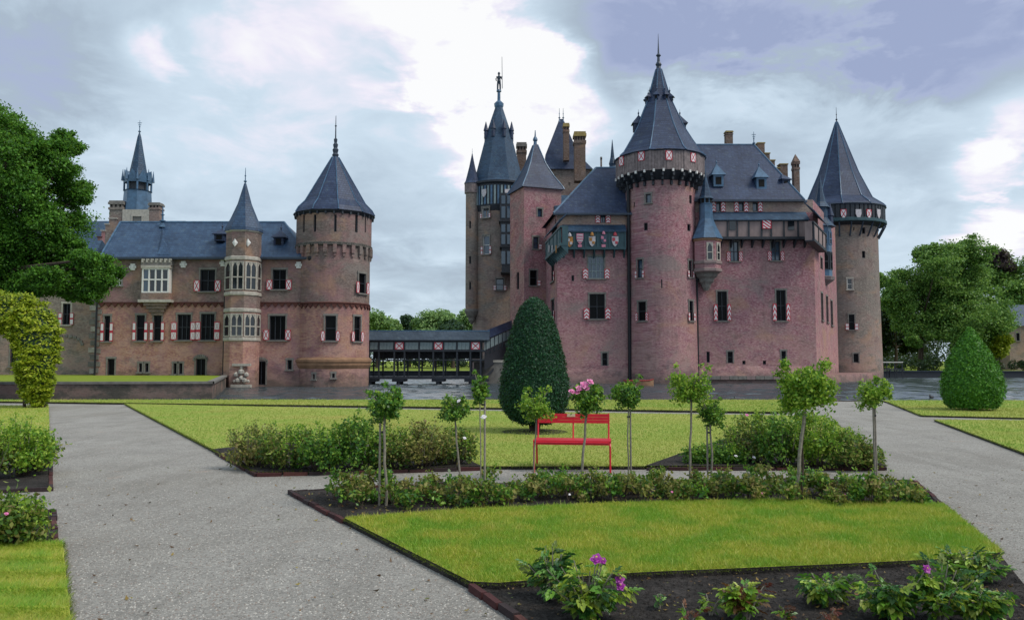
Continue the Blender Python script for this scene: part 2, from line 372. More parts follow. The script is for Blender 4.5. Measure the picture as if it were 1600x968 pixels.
def npmesh(name, verts, k, mat):
    """many loose k-gons: verts (n*k, 3)"""
    n = len(verts) // k; me = bpy.data.meshes.new(name)
    me.vertices.add(n*k); me.vertices.foreach_set('co', np.ascontiguousarray(verts, dtype=np.float32).ravel())
    me.loops.add(n*k); me.loops.foreach_set('vertex_index', np.arange(n*k, dtype=np.int32))
    me.polygons.add(n); me.polygons.foreach_set('loop_start', np.arange(0, n*k, k, dtype=np.int32))
    for q in (mat if isinstance(mat, (list, tuple)) else [mat]): me.materials.append(M[q])
    me.update(calc_edges=True); return me
def unit(a): return a / np.maximum(np.linalg.norm(a, axis=-1, keepdims=True), 1e-9)
def leaves(c, nrm, size, spread=.8, aspect=.6, fold=.25, var=.35, up=0.0):
    """folded leaf quads"""
    n = len(c); nn = unit(unit(nrm) + rng.normal(0, spread, (n, 3)) + np.array([0, 0, up]))
    t = unit(np.cross(nn, rng.normal(0, 1, (n, 3)))); b = np.cross(nn, t)
    l = size * (1 + rng.uniform(-var, var, (n, 1))); wd_ = l * aspect
    fo = nn * wd_ * fold
    V = np.stack([c - t*l*.5, c + b*wd_*.5 - fo - t*l*.05, c + t*l*.5, c - b*wd_*.5 - fo - t*l*.05], 1)
    return V.reshape(-1, 3)
def sphere_dirs(n): return unit(rng.normal(0, 1, (n, 3)))
def copy_tree(o, parent=None):
    c = o.copy(); COL.objects.link(c)
    if parent: c.parent = parent
    for ch in KIDS.get(o.name, ()): copy_tree(ch, c)
    return c
KIDS = {}
def reg(root, objs):
    KIDS[root.name] = list(objs); return root
# ------------------------------------------------------------------ wall surfaces
class Flat:
    def __init__(s, p0, p1):
        s.p0 = Vector((p0[0], p0[1])); s.p1 = Vector((p1[0], p1[1])); s.L = (s.p1 - s.p0).length
        s.d = (s.p1 - s.p0) / s.L; s.n = Vector((s.d.y, -s.d.x)); s.rz = math.atan2(s.d.y, s.d.x)
    def locate(s, px, py):
        r = ray(px, py); t = s.p0.dot(s.n) / (r.x*s.n.x + r.y*s.n.y)
        q = Vector((r.x*t, r.y*t)); return (q - s.p0).dot(s.d), H + r.z*t
    def pt(s, u, z, off=0): q = s.p0 + s.d*u + s.n*off; return Vector((q.x, q.y, z))
    def rot(s, u): return s.rz
    def width(s, u0, u1): return u1 - u0
    def steps(s, u0, u1): return [u0, u1]
    def offset(s, k): return Flat(s.p0 + s.n*k, s.p1 + s.n*k)
class Cyl:
    def __init__(s, cx, cy, r, batter=0, zb=0, sides=0, ph=0): s.cx, s.cy, s.r, s.batter, s.zb, s.sides, s.ph = cx, cy, r, batter, zb, sides, ph
    def rad(s, u, z):
        r = s.r + s.batter*max(0, s.zb - z)
        if s.sides:
            k = 2*math.pi/s.sides; a = (u - s.ph) % k - k/2; r = r*math.cos(k/2)/math.cos(a)
        return r
    def locate(s, px, py):
        d = ray(px, py); a = d.x**2+d.y**2; b = -2*(d.x*s.cx+d.y*s.cy); c = s.cx**2+s.cy**2-s.r**2
        t = (-b - math.sqrt(max(0, b*b-4*a*c)))/(2*a); x, y = d.x*t, d.y*t
        return math.atan2(x-s.cx, -(y-s.cy)), H + d.z*t
    def pt(s, u, z, off=0):
        r = s.rad(u, z)+off; return Vector((s.cx + r*math.sin(u), s.cy - r*math.cos(u), z))
    def rot(s, u):
        if s.sides:
            k = 2*math.pi/s.sides; return s.ph + (math.floor((u-s.ph)/k)+.5)*k
        return u
    def width(s, u0, u1): return s.r*(u1-u0)
    def steps(s, u0, u1):
        if s.sides:
            k = 2*math.pi/s.sides; i0 = math.ceil((u0-s.ph)/k); st = [s.ph + i*k for i in range(i0, i0+s.sides+1)]
            return sorted([u0] + [a for a in st if u0 < a < u1] + [u1])
        n = max(2, int(abs(u1-u0)/(2*math.pi)*56)); return [u0 + (u1-u0)*i/n for i in range(n+1)]
PI = math.pi
def uniq(a):
    a = sorted(a); o = [a[0]]
    for x in a[1:]:
        if x - o[-1] > 1e-4: o.append(x)
    return o
def wall(parent, name, surf, u0, u1, z0, z1, holes, mat, depth=.4, zs=()):
    mb = MB(); us = list(surf.steps(u0, u1)); zz = [z0, z1, *zs]
    for h in holes: us += [h[0], h[1]]; zz += [h[2], h[3]]
    us = uniq([u for u in us if u0 <= u <= u1]); zz = uniq([z for z in zz if z0 <= z <= z1])
    idx = {}
    def vid(i, j):
        if (i, j) not in idx: idx[(i, j)] = len(mb.v); mb.v.append(tuple(surf.pt(us[i], zz[j])))
        return idx[(i, j)]
    for i in range(len(us)-1):
        for j in range(len(zz)-1):
            uc = (us[i]+us[i+1])/2; zc_ = (zz[j]+zz[j+1])/2
            if any(h[0] < uc < h[1] and h[2] < zc_ < h[3] for h in holes): continue
            mb.f.append((vid(i, j), vid(i+1, j), vid(i+1, j+1), vid(i, j+1))); mb.mi.append(0)
    for h in holes:
        a, b, c, d = h
        P = [surf.pt(a, c), surf.pt(b, c), surf.pt(b, d), surf.pt(a, d)]; Q = [surf.pt(a, c, -depth), surf.pt(b, c, -depth), surf.pt(b, d, -depth), surf.pt(a, d, -depth)]
        for i in range(4): mb.quad(P[i], Q[i], Q[(i+1) % 4], P[(i+1) % 4])
    return mb.build(name, mat, parent)
CUBE = {}
def unit_box(mat):
    if mat not in CUBE: CUBE[mat] = MB().box((0, 0, 0), (1, 1, 1)).mesh('unit_' + mat, mat)
    return CUBE[mat]
def piece(name, mat, parent, loc, size, rz=0):
    o = bpy.data.objects.new(name, unit_box(mat)); COL.objects.link(o); o.parent = parent
    o.location = loc; o.scale = size; o.rotation_euler = (0, 0, rz); return o
def window(parent, surf, hole, bars=(1, 1), frame='dark_timber', pane='dark_glass', surround='grey_stone', sh=None, sill=True, nm='window', arch=False):
    """bars = columns, rows; sh = (material, width ratio or metres, low, high as share of height, sides)"""
    u0, u1, z0, z1 = hole; uc = (u0+u1)/2; wd_ = surf.width(u0, u1); ht = z1-z0
    p = surf.pt(uc, (z0+z1)/2)
    mb = MB(); t = .09
    for sx in (-1, 1): mb.box((sx*(wd_/2-t/2-.002), .2, 0), (t, .16, ht-.004))
    for sz in (-1, 1): mb.box((0, .2, sz*(ht/2-t/2-.002)), (wd_-2*t-.006, .155, t))
    for i in range(1, bars[0]): mb.box((-wd_/2 + wd_*i/bars[0], .2, 0), (.08, .12, ht-2*t-.004))
    for j in range(1, bars[1]): mb.box((0, .2, -ht/2 + ht*j/bars[1]), (wd_-2*t-.004, .10, .08))
    o = link(bpy.data.objects.new(nm, mb.mesh(nm, frame)), parent, True)
    o.location = p; o.rotation_euler = (0, 0, surf.rot(uc))
    if surround:
        s = MB(); k = .16
        for sx in (-1, 1): s.box((sx*(wd_/2+k/2), .02, 0), (k, .12, ht))
        s.box((0, .018, ht/2+.11), (wd_+2*k+.1, .14, .22))
        so_ = link(bpy.data.objects.new('surround', s.mesh('surround', surround)), o)
    piece('pane', pane, o, (0, .27, 0), (wd_-.01, .03, ht-.01))
    if sill: piece('sill', surround or 'grey_stone', o, (0, -.05, -ht/2-.08), (wd_+.5, .3, .15))
    if sh:
        mat, sw, lo, hi, sides = sh
        for sx in sides: piece('shutter', 'shutter_'+mat, o, (sx*(wd_/2+sw/2+.02), -.11, -ht/2 + ht*(lo+hi)/2), (sw, .06, ht*(hi-lo)))
    return o
BOTH = (-1, 1)
def holes_of(surf, wins):
    out = []
    for q in wins:
        x0, y0, x1, y1 = q[:4]
        u0, _ = surf.locate(x0, (y0+y1)/2); u1, _ = surf.locate(x1, (y0+y1)/2)
        _, za = surf.locate((x0+x1)/2, y0); _, zb = surf.locate((x0+x1)/2, y1)
        out.append((min(u0, u1), max(u0, u1), zb, za))
    return out
def facade(parent, name, surf, u0, u1, z0, z1, wins, mat, zs=()):
    hs = holes_of(surf, wins); o = wall(parent, name, surf, u0, u1, z0, z1, hs, mat, zs=zs)
    for q, h in zip(wins, hs): window(parent, surf, h, **(q[4] if len(q) > 4 else {}))
    return o
def finial(parent, x, y, z, h, r=.12, n=8, mat='lead', cross=False):
    mb = MB().rev([(r*1.6, z-.3), (r, z), (r*.55, z+h*.14), (r*1.5, z+h*.18), (r*1.5, z+h*.22), (r*.5, z+h*.26), (r*.42, z+h*.5), (r*.95, z+h*.53), (r*.4, z+h*.57), (r*.2, z+h)], n, x, y)
    if cross:
        mb.box((x, y, z+h*.8), (h*.28, .06, .06)); mb.box((x, y, z+h*.66), (h*.2, .06, .06))
    return mb.build('finial', mat, parent)
def shield(parent, mat, surf, px, py, w_px, off=.06, h=1.2):
    u, z = surf.locate(px, py); p = surf.pt(u, z, off); s = w_px/F*p.y
    pl = [(-.5, .6*h), (.5, .6*h), (.5, 0), (.3, -.42*h), (0, -.65*h), (-.3, -.42*h), (-.5, 0)]
    mb = MB(); k = len(pl)
    mb.add([(a*s, -.06, b*s) for a, b in pl] + [(a*s, .03, b*s) for a, b in pl], [tuple(range(k-1, -1, -1)), *[(i, (i+1) % k, k+(i+1) % k, k+i) for i in range(k)]])
    o = link(bpy.data.objects.new('shield', mb.mesh('shield', mat)), parent); o.location = p; o.rotation_euler = (0, 0, surf.rot(u)); return o
def dormer(roof, loc, w_, h, d, rz=0, mat='slate', roofh=1.0, knob=True):
    mb = MB(); x, y, z = loc; Mt = Matrix.Translation(loc) @ Matrix.Rotation(rz, 4, 'Z')
    def T(vs): return [tuple(Mt @ Vector(v)) for v in vs]
    a = w_/2; fr = [(-a, 0, 0), (a, 0, 0), (a, 0, h), (-a, 0, h)]; bk = [(-a, d, 0), (a, d, 0), (a, d, h), (-a, d, h)]
    mb.add(T(fr+bk), [(0, 1, 2, 3), (1, 5, 6, 2), (4, 0, 3, 7), (4, 5, 1, 0)])
    e = a*1.45; b0 = h-.04
    mb.add(T([(-e, -.25, b0), (e, -.25, b0), (e, d+.2, b0), (-e, d+.2, b0), (0, d*.45, b0+roofh)]), [(0, 1, 4), (1, 2, 4), (2, 3, 4), (3, 0, 4), (3, 2, 1, 0)])
    if knob:
        c = Mt @ Vector((0, d*.45, b0+roofh)); mb.rev([(.09, c.z-.15), (.06, c.z+.1), (.13, c.z+.22), (.03, c.z+.4), (.015, c.z+.75)], 6, c.x, c.y)
    o = mb.build('dormer', mat, roof, world=False)
    op = MB().box((0, 0, 0), (w_*.56, .06, h*.62)); q = link(bpy.data.objects.new('dormer_opening', op.mesh('dormer_opening', 'void')), roof)
    q.matrix_basis = Mt @ Matrix.Translation((0, -.01, h*.5)); return o
def chimney(parent, px0, px1, ytop, ybot, D, mat='chimney_brick', cap='chimney_top', depth=None, pots=0, point=0):
    a = at(px0, ytop, D); b = at(px1, ybot, D); w_ = b.x-a.x; cx = (a.x+b.x)/2; dp = depth or w_; zt, zb = a.z, b.z
    hh = zt-zb; mb = MB(); cy = D+dp/2
    mb.box((cx, cy, zb+hh*.38), (w_*.92, dp*.92, hh*.76)); mb.box((cx, cy, zb+hh*.79), (w_*1.04, dp*1.04, hh*.06))
    mb.box((cx, cy, zb+hh*.86), (w_*.9, dp*.9, hh*.10))
    o = mb.build('chimney', mat, parent)
    c = MB().box((cx, cy, zb+hh*.93), (w_*1.08, dp*1.08, hh*.06))
    if point: c.add([(cx-w_*.54, D-.1, zb+hh*.96), (cx+w_*.54, D-.1, zb+hh*.96), (cx+w_*.54, D+dp+.1, zb+hh*.96), (cx-w_*.54, D+dp+.1, zb+hh*.96), (cx, cy, zt+point)], [(0, 1, 4), (1, 2, 4), (2, 3, 4), (3, 0, 4)])
    else: c.box((cx, cy, zb+hh*.98), (w_*.98, dp*.98, hh*.04))
    c.build('cap', cap, o, world=False)
    k = max(2, int(w_/.45))
    for i in range(k): piece('chimney_slot', 'void', o, (cx - w_*.45 + w_*.9*(i+.5)/k, cy-dp*.45-.02, zb+hh*.86), (.16, .05, hh*.085))
    return o
def gallery(parent, surf, pxL, pxR, yT, yB, proud, posts, infill='infill', timber='dark_timber', name='gallery', corbels=True, seed=0, extend=(0, 0)):
    """timber hoarding carried on brackets in front of a wall; posts in pixels along its face"""
    fs = surf.offset(proud); ym = (yT+yB)/2
    u0, zt = fs.locate(pxL, yT); u1, _ = fs.locate(pxR, ym); _, zb = fs.locate(pxL, yB); u0 -= extend[0]; u1 += extend[1]
    mb = MB()
    def B(ua, ub, za, zb_, oa, ob):
        v = [surf.pt(u, z, o) for z in (za, zb_) for o in (oa, ob) for u in (ua, ub)]
        mb.add(v, [(0, 2, 3, 1), (4, 5, 7, 6), (0, 1, 5, 4), (2, 6, 7, 3), (0, 4, 6, 2), (1, 3, 7, 5)])
    t = .2
    B(u0, u1, zt-t, zt, proud-.2, proud+.06); B(u0, u1, zb, zb+t, proud-.2, proud+.06)
    B(u0, u1, zb-.12, zb-.005, 0.003, proud+.05)
    us = [fs.locate(p, ym)[0] for p in posts]
    for u in us: B(u-t/2, u+t/2, zb+t, zt-t, proud-.2, proud+.05)
    if corbels:
        n = max(3, int((u1-u0)/1.3))
        for i in range(n+1):
            u = u0+.15 + (u1-u0-.3)*i/n
            mb.add([surf.pt(u-.1, zb-.12, .003), surf.pt(u+.1, zb-.12, .003), surf.pt(u+.1, zb-.12, proud), surf.pt(u-.1, zb-.12, proud), surf.pt(u-.1, zb-1.1, .003), surf.pt(u+.1, zb-1.1, .003)],
                   [(0, 1, 2, 3), (3, 2, 5, 4), (0, 3, 4), (1, 5, 2), (0, 4, 5, 1)])
    g = mb.build(name, timber, parent)
    for a, b in zip(us[:-1], us[1:]):
        c = surf.pt((a+b)/2, (zb+zt)/2, proud-.1); piece('infill_panel', infill, g, c, (b-a-t, .1, zt-zb-2*t), surf.rz)
    for u, w in ((u0, .12), (u1, .12)):
        c = surf.pt(u+(w/2+.002 if u == u0 else -w/2-.002), (zb+zt)/2, proud/2-.1); piece('end_panel', infill, g, c, (w, proud-.2, zt-zb-.02), surf.rz)
    return g, fs, (u0, u1, zb, zt)

def pentice(parent, surf, u0, u1, z_in, z_out, o_in, o_out, mat='slate_teal', th=.14):
    """lean-to roof strip over a gallery"""
    v = [surf.pt(u0, z_in, o_in), surf.pt(u1, z_in, o_in), surf.pt(u1, z_out, o_out), surf.pt(u0, z_out, o_out)]
    v += [p - Vector((0, 0, th)) for p in v]
    return MB().add(v, [(0, 1, 2, 3), (7, 6, 5, 4), (3, 2, 6, 7), (0, 3, 7, 4), (1, 5, 6, 2), (0, 4, 5, 1)]).build('pentice_roof', mat, parent)
def plan(poly_pts): return [(p.x, p.y) for p in poly_pts]
def hip_edges(mb, edges, r=.13):
    for a, b in edges: mb.tube([a, b], r, 5)

# ================================================================== GATEHOUSE
DG = 88.0
G = thing('gatehouse', 'long brick gatehouse wing with white bay window and round tower at its bridge end', 'building', (at(320, 590, DG).x, DG, 0))
pxw = lambda n, D: n/F*D
gf = Flat(at(150, 500, DG), at(492, 500, DG))
zE = at(320, 401, DG).z; zF = at(320, 476, DG).z
SHX = lambda lo=0., hi=.5, sw=.62: dict(sh=('x', sw, lo, hi, BOTH))
SHP = dict(sh=('plain', .34, 0, .72, BOTH), bars=(1, 2))
upw = [(313, 421, 336, 455, dict(bars=(2, 2), **SHX(0, .5, .65))), (426, 421, 447, 452, dict(bars=(2, 2), **SHX(-.02, .48))), (181, 430, 190, 446, dict(bars=(2, 2), frame='white_paint')),
       (228, 421, 267, 457, dict(nm='bay_opening', sill=False))]
loww = [(163, 493, 172, 533, SHP), (213, 492, 226, 532, SHP), (240, 492, 252, 532, SHP), (277, 491, 298, 531, dict(bars=(3, 2), sh=('band', .62, 0, .7, BOTH))), (314, 490, 335, 531, dict(bars=(3, 2), sh=('band', .62, 0, .7, BOTH))),
        (421, 493, 446, 531, dict(bars=(3, 1), **SHX(0, .42, .62))), (168, 560, 179, 586, dict(nm='cellar_door', sill=False)), (217, 567, 222, 581), (227, 567, 232, 581), (271, 567, 276, 584), (280, 567, 285, 584),
        (306, 560, 321, 588, dict(nm='arched_door', sill=False, bars=(2, 1))), (400, 564, 415, 601, dict(nm='arched_door', sill=False, bars=(2, 1))), (449, 562, 456, 577)]
facade(G, 'upper_wall', gf, 0, gf.L, zF, zE, upw, 'gate_upper')
facade(G, 'lower_wall', gf, 0, gf.L, -1.6, zF, loww, 'gate_lower')
# arched heads over the doors
for px in (313.5, 407.5):
    u, z = gf.locate(px, 561 if px < 350 else 565); c = gf.pt(u, z, .04); mb = MB()
    for i in range(9):
        a = PI*i/8*.9 + PI*.05; mb.box((c.x + .72*math.cos(a), c.y, c.z + .5*math.sin(a)-.1), (.2, .16, .3))
    tag(mb.build('arch_stones', 'grey_stone', G), kind='stuff')
# back and side walls
xl, xr = gf.p0.x, gf.p1.x; back = DG+12
mb = MB()
for a, b in (((xl, DG), (xl, back)), ((xl, back), (xr, back)), ((xr, back), (xr, DG))): mb.quad((*a, -1.6), (*b, -1.6), (*b, zE), (*a, zE))
mb.build('rear_wall', 'gate_upper', G)
# roof with hipped right end, raised verge at left
zr = at(320, 347, DG+6).z
A = at(156, 403, DG-.5); B = at(486, 403, DG-.5); A.z = B.z = zE-.1
Rl = Vector((at(188, 350, DG+6).x, DG+6, zr)); Rr = Vector((at(444, 348, DG+6).x, DG+6, zr)); Ab = Vector((A.x, back+.5, A.z)); Bb = Vector((B.x, back+.5, B.z))
mb = MB().quad(A, B, Rr, Rl).quad(Bb, Ab, Rl, Rr).poly([B, Bb, Rr]).poly([Ab, A, Rl])
groof = mb.build('roof', 'slate_gate', G)
mb = MB(); hip_edges(mb, [(Rl, Rr), (B, Rr), (A, Rl)]); mb.build('ridge_roll', 'lead', groof, world=False)
mb = MB().box(((A.x+B.x)/2, DG-.45, zE-.22), (B.x-A.x, .5, .24)); mb.build('gutter', 'dark_lead', groof, world=False)
dormer(groof, at(342, 376, DG+1.6), 1.1, .8, 2.2, roofh=.8); dormer(groof, at(435, 385, DG+1.6), 1.1, 1.1, 2.2, roofh=1.0)
fp = at(254, 347, DG+5); finial(groof, fp.x, fp.y, fp.z-.3, 2.2, .25)
mb = MB(); mb.add([at(246, 398, DG-.2), at(266, 398, DG-.2), at(254, 350, DG+5.7) , at(254, 372, DG+1.6)], [(0, 3, 2), (3, 1, 2), (0, 1, 3)]); mb.build('bay_roof', 'slate_gate', groof, world=False)
# zigzag frieze between the storeys
mb = MB()
u = .6
while u < gf.L-.4:
    z0 = zF-.16; c = gf.pt(u, z0, .0)
    mb.add([gf.pt(u-.36, z0+.34, .14), gf.pt(u+.36, z0+.34, .14), gf.pt(u, z0-.12, .14), gf.pt(u-.36, z0+.34, .003), gf.pt(u+.36, z0+.34, .003), gf.pt(u, z0-.12, .003)], [(0, 1, 2)[::-1], (0, 3, 4, 1), (1, 4, 5, 2), (2, 5, 3, 0)])
    u += .74
mb.add([gf.pt(.02, zF+.19, .16), gf.pt(gf.L, zF+.19, .16), gf.pt(gf.L, zF+.30, .16), gf.pt(.02, zF+.30, .16), gf.pt(.02, zF+.30, .003), gf.pt(gf.L, zF+.30, .003), gf.pt(.02, zF+.19, .003), gf.pt(gf.L, zF+.19, .003)], [(0, 1, 2, 3), (3, 2, 5, 4), (6, 7, 1, 0)])
tag(mb.build('frieze', 'edge_brick2', G), kind='stuff')
# masons' rosettes on the upper wall
for px, py in ((208, 417), (287, 413), (349, 411), (467, 414)):
    u, z = gf.locate(px, py); c = gf.pt(u, z, .08); mb = MB()
    for a in range(6): mb.box((c.x+.26*math.cos(a*PI/3), c.y, c.z+.26*math.sin(a*PI/3)), (.26, .14, .26))
    mb.box((c.x, c.y-.02, c.z), (.3, .2, .3)); mb.build('rosette', 'white_paint', G)
# white bay window (oriel)
u0, z1 = gf.locate(227, 420); u1, z0 = gf.locate(268, 458); o_ = .75
bay = MB()
def gb(ua, ub, za, zb, oa, ob, mbx):
    v = [gf.pt(u, z, o) for z in (za, zb) for o in (oa, ob) for u in (ua, ub)]
    mbx.add(v, [(0, 2, 3, 1), (4, 5, 7, 6), (0, 1, 5, 4), (2, 6, 7, 3), (0, 4, 6, 2), (1, 3, 7, 5)])
for i in range(5):
    u = u0+.08+(u1-u0-.16)*i/4; gb(u-.08, u+.08, z0, z1, o_-.14, o_+.02, bay)
for z in (z0+.08, (z0+z1)/2+.1, z1-.08): gb(u0+.02, u1-.02, z-.08, z+.08, o_-.12, o_, bay)
bw = bay.build('bay_window', 'white_paint', G)
for i in range(4):
    ua = u0+.18+(u1-u0-.2)*i/4; ub = u0+.02+(u1-u0-.2)*(i+1)/4
    for za, zb in ((z0+.17, (z0+z1)/2+.0), ((z0+z1)/2+.2, z1-.17)):
        piece('pane', 'sky_tint_glass' if i < 1 else 'glass', bw, gf.pt((ua+ub)/2, (za+zb)/2, o_-.1), (ub-ua, .03, zb-za))
ss = MB(); gb(u0-.1, u1+.1, z1+.003, z1+.3, .003, o_+.12, ss); ss.build('cornice', 'stone', bw, world=False)
ss = MB(); gb(u0-.2, u1+.2, z1+.303, z1+1.2, .003, o_-.1, ss); ss.build('crest_wall', 'grey_stone', bw, world=False)
ss = MB(); gb(u0-.06, u1+.06, z0-.75, z0-.003, .003, o_+.04, ss); ss.build('apron', 'gate_upper', bw, world=False)
ss = MB(); gb(u0-.3, u1+.3, z0-1.05, z0-.755, .003, o_+.2, ss); ss.build('ledge', 'stone', bw, world=False); ss = MB()
for i in range(4): gb(u0+.2+i*.22, u1-.2-i*.22, z0-1.4-i*.35, z0-1.053-i*.35, .003, o_-.1-i*.17, ss)
ss.build('corbel', 'gate_upper', bw, world=False); ss = MB()
for i in range(7):
    u = u0+(u1-u0)*i/6; c = gf.pt(u, z1+.85, o_-.06); ss.box((c.x, c.y, c.z), (.2, .1, .42)); ss.box((c.x+.17, c.y, c.z+.1), (.12, .1, .2))
tag(ss.build('carved_crest', 'stone', bw, world=False), kind='stuff')
for su in (u0+.06, u1-.06): piece('bay_side', 'white_paint', bw, gf.pt(su, (z0+z1)/2, o_/2-.08), (.1, o_-.16, z1-z0-.02))
# drain pipes and quoins
def pipe(parent, px, y0, y1, D, r=.11):
    a = at(px, y0, D); b = at(px, y1, D); mb = MB().tube([(a.x, D, b.z), (a.x, D, a.z)], r, 8)
    mb.rev([(r*1.2, a.z), (r*2.4, a.z+.25), (r*2.4, a.z+.5)], 8, a.x, D); return mb.build('drain_pipe', 'iron', parent)
pipe(G, 485.5, 408, 601, DG-.7, .16); pipe(G, 352.5, 410, 598, DG-.5, .1); pipe(G, 151.5, 470, 586, DG-.35)
mb = MB()
for i in range(16): MB().box((xl+.25+(.08 if i % 2 else 0), DG-.03, .5+i*.72), (.62 if i % 2 else .44, .16, .5)).build('quoin', 'grey_stone', G)
# stair turret
tc_ = at(377, 484, 86.8); tr = 25.5/F*86.8; TU = Cyl(tc_.x, 87.2, tr*1.04, sides=8, ph=PI/8)
zT = at(377, 356, 85).z; zT2 = at(377, 402, 85).z; z3 = at(377, 457, 85).z; z4 = at(377, 484, 85).z; z5 = at(377, 531, 85).z
tw = dict(bars=(1, 2), frame='white_paint', pane='glass', surround=None, sill=False)
facade(G, 'turret_wall', TU, -PI, PI, -1.6, z4, [], 'gate_lower'); facade(G, 'turret_wall', TU, -PI, PI, z5*0+z4, zT, [], 'gate_upper')
def ring(parent, name, surf, za, zb, off, mat, n=8, ph=PI/8):
    return MB().rev([(surf.r+.01, za), (surf.r+off, za+.08), (surf.r+off, zb-.08), (surf.r+.01, zb)], n, surf.cx, surf.cy, ph).build(name, mat, parent)
for za in (zT-.3, zT2-.2, z3-.25, z4-.2, z5-.1): ring(G, 'string_course', TU, za, za+.45, .12, 'stone')
def tracery(parent, surf, k, za, zb, frac=.86, frame='stone', pane='glass', cols=2):
    a = surf.ph + (k+.5)*2*PI/8; w8 = 2*surf.r*math.sin(PI/8); wd_ = w8*frac; ht = zb-za; off = surf.r*math.cos(PI/8)
    p = (surf.cx+off*math.sin(a), surf.cy-off*math.cos(a), (za+zb)/2)
    mb = MB()
    for i in range(cols+1): mb.box((-wd_/2+wd_*i/cols, -.03, 0), (.13, .16, ht))
    for z in (-ht/2+.06, -.05*ht, ht/2-.06): mb.box((0, -.032, z), (wd_-.14, .13, .12))
    for i in range(cols):
        c = -wd_/2+wd_*(i+.5)/cols; q = wd_/cols/2
        for s in (-1, 1): mb.add([(c+s*q*.95, -.06, ht/2-.1), (c+s*q*.95, -.06, ht/2-.75), (c+s*q*.5, -.06, ht/2-.38), (c, -.06, ht/2-.1)], [(0, 1, 2, 3) if s > 0 else (3, 2, 1, 0)])
    o = link(bpy.data.objects.new('tracery_window', mb.mesh('tracery_window', frame)), parent, True); o.location = p; o.rotation_euler = (0, 0, a)
    for i in range(cols): piece('pane', pane, o, (-wd_/2+wd_*(i+.5)/cols, -.01, 0), (wd_/cols-.13, .03, ht-.1))
    return o
for k in (-2, -1, 0, 1): tracery(G, TU, k-0, z3+.35, zT2-.35, cols=2 if k in (-1, 0) else 1); tracery(G, TU, k, z5+.4, z4-.35, cols=2 if k in (-1, 0) else 1, frame='stone')
trf = MB().rev([(tr*1.16, zT-.1), (tr*1.12, zT+.25), (tr*.8, zT+1.4), (tr*.42, at(377, 318, 87).z), (.12, at(377, 286, 87).z)], 8, TU.cx, TU.cy, PI/8).build('turret_roof', 'slate_gate', G)
finial(trf, TU.cx, TU.cy, at(377, 288, 87).z, 1.9, .12)
for px in (367, 388):
    u, z = TU.locate(px, 379); c = TU.pt(u, z, .05); mb = MB()
    mb.add([(c.x-.32, c.y-.02, c.z), (c.x, c.y-.12, c.z-.45), (c.x+.32, c.y-.02, c.z), (c.x, c.y-.12, c.z+.45), (c.x, c.y-.2, c.z)], [(0, 1, 4), (1, 2, 4), (2, 3, 4), (3, 0, 4)]); mb.build('rosette', 'white_paint', G)
# carved crest at the turret foot
c = at(376, 588, TU.cy-tr-.15); mb = MB()
mb.box((c.x, c.y+.25, c.z+1.25), (1.9, .5, .25)); mb.box((c.x, c.y+.25, c.z-1.0), (2.1, .6, .3))
for a, b, s in ((-.55, .2, .5), (.55, .2, .5), (0, .5, .62), (-.35, -.4, .55), (.35, -.4, .55), (0, -.15, .5), (-.75, -.5, .3), (.75, -.5, .3), (0, .95, .34)):
    mb.rev([(.02, c.z+b-s*.6), (s*.5, c.z+b-s*.25), (s*.55, c.z+b+s*.2), (.02, c.z+b+s*.6)], 7, c.x+a, c.y+.2, a)
mb.build('carved_crest', 'stone', G)
# round tower
tR = 58/F*90.5; GT = Cyl(at(520, 484, 90.5).x, 90.7, tR*.965)
zEv = at(520, 329, 88).z; zCo = at(520, 381, 86.6).z; zSt = at(520, 477, 86.6).z; zLd = at(520, 563, 86.6).z
facade(G, 'tower_wall', GT, -PI, PI, -1.6, zLd, [(489, 584, 492, 592), (519, 583, 523, 590)], 'gate_lower')
facade(G, 'tower_wall', GT, -PI, PI, zLd, zSt, [(508, 493, 525, 532, dict(bars=(1, 2), sh=('x', .4, 0, .38, BOTH))), (553, 494, 563, 533, dict(bars=(1, 2), sh=('x', .4, 0, .38, BOTH)))], 'gate_lower')
facade(G, 'tower_wall', GT, -PI, PI, zSt, zCo, [(560, 427, 571, 458, dict(bars=(1, 2), sh=('x', .5, 0, .55, BOTH)))], 'gate_upper')
GT2 = Cyl(GT.cx, GT.cy, tR)
facade(G, 'tower_head', GT2, -PI, PI, zCo, zEv+.1, [(473, 336, 476, 363, dict(surround=None, sill=False)), (490, 335, 494, 362, dict(surround=None, sill=False)), (522, 335, 526, 362, dict(surround=None, sill=False)), (555, 336, 559, 363, dict(surround=None, sill=False)), (570, 337, 572, 363, dict(surround=None, sill=False))], 'gate_upper')
cme = MB().box((0, 0, .25), (.42, .34, .9)).box((0, .06, -.38), (.26, .22, .4)).mesh('corbel', 'gate_upper')
for i in range(26):
    a = 2*PI*i/26; o = link(bpy.data.objects.new('corbel', cme), G, True); o.location = GT.pt(a, zCo-.7, .13); o.rotation_euler = (0, 0, a); ring(G, 'string_course', GT2, zCo-.12, zCo+.3, .12, 'grey_stone', 48, 0)
mb = MB()
for i in range(38):
    a0 = 2*PI*i/38; a1 = a0+2*PI/38
    mb.add([GT.pt(a0, zSt+.18, .14), GT.pt(a1, zSt+.18, .14), GT.pt((a0+a1)/2, zSt-.28, .14), GT.pt(a0, zSt+.18, .01), GT.pt(a1, zSt+.18, .01), GT.pt((a0+a1)/2, zSt-.28, .01)], [(2, 1, 0), (0, 3, 4, 1), (1, 4, 5, 2), (2, 5, 3, 0)])
tag(mb.build('frieze', 'edge_brick2', G), kind='stuff')
ring(G, 'string_course', GT, zSt+.2, zSt+.42, .1, 'edge_brick2', 48, 0)
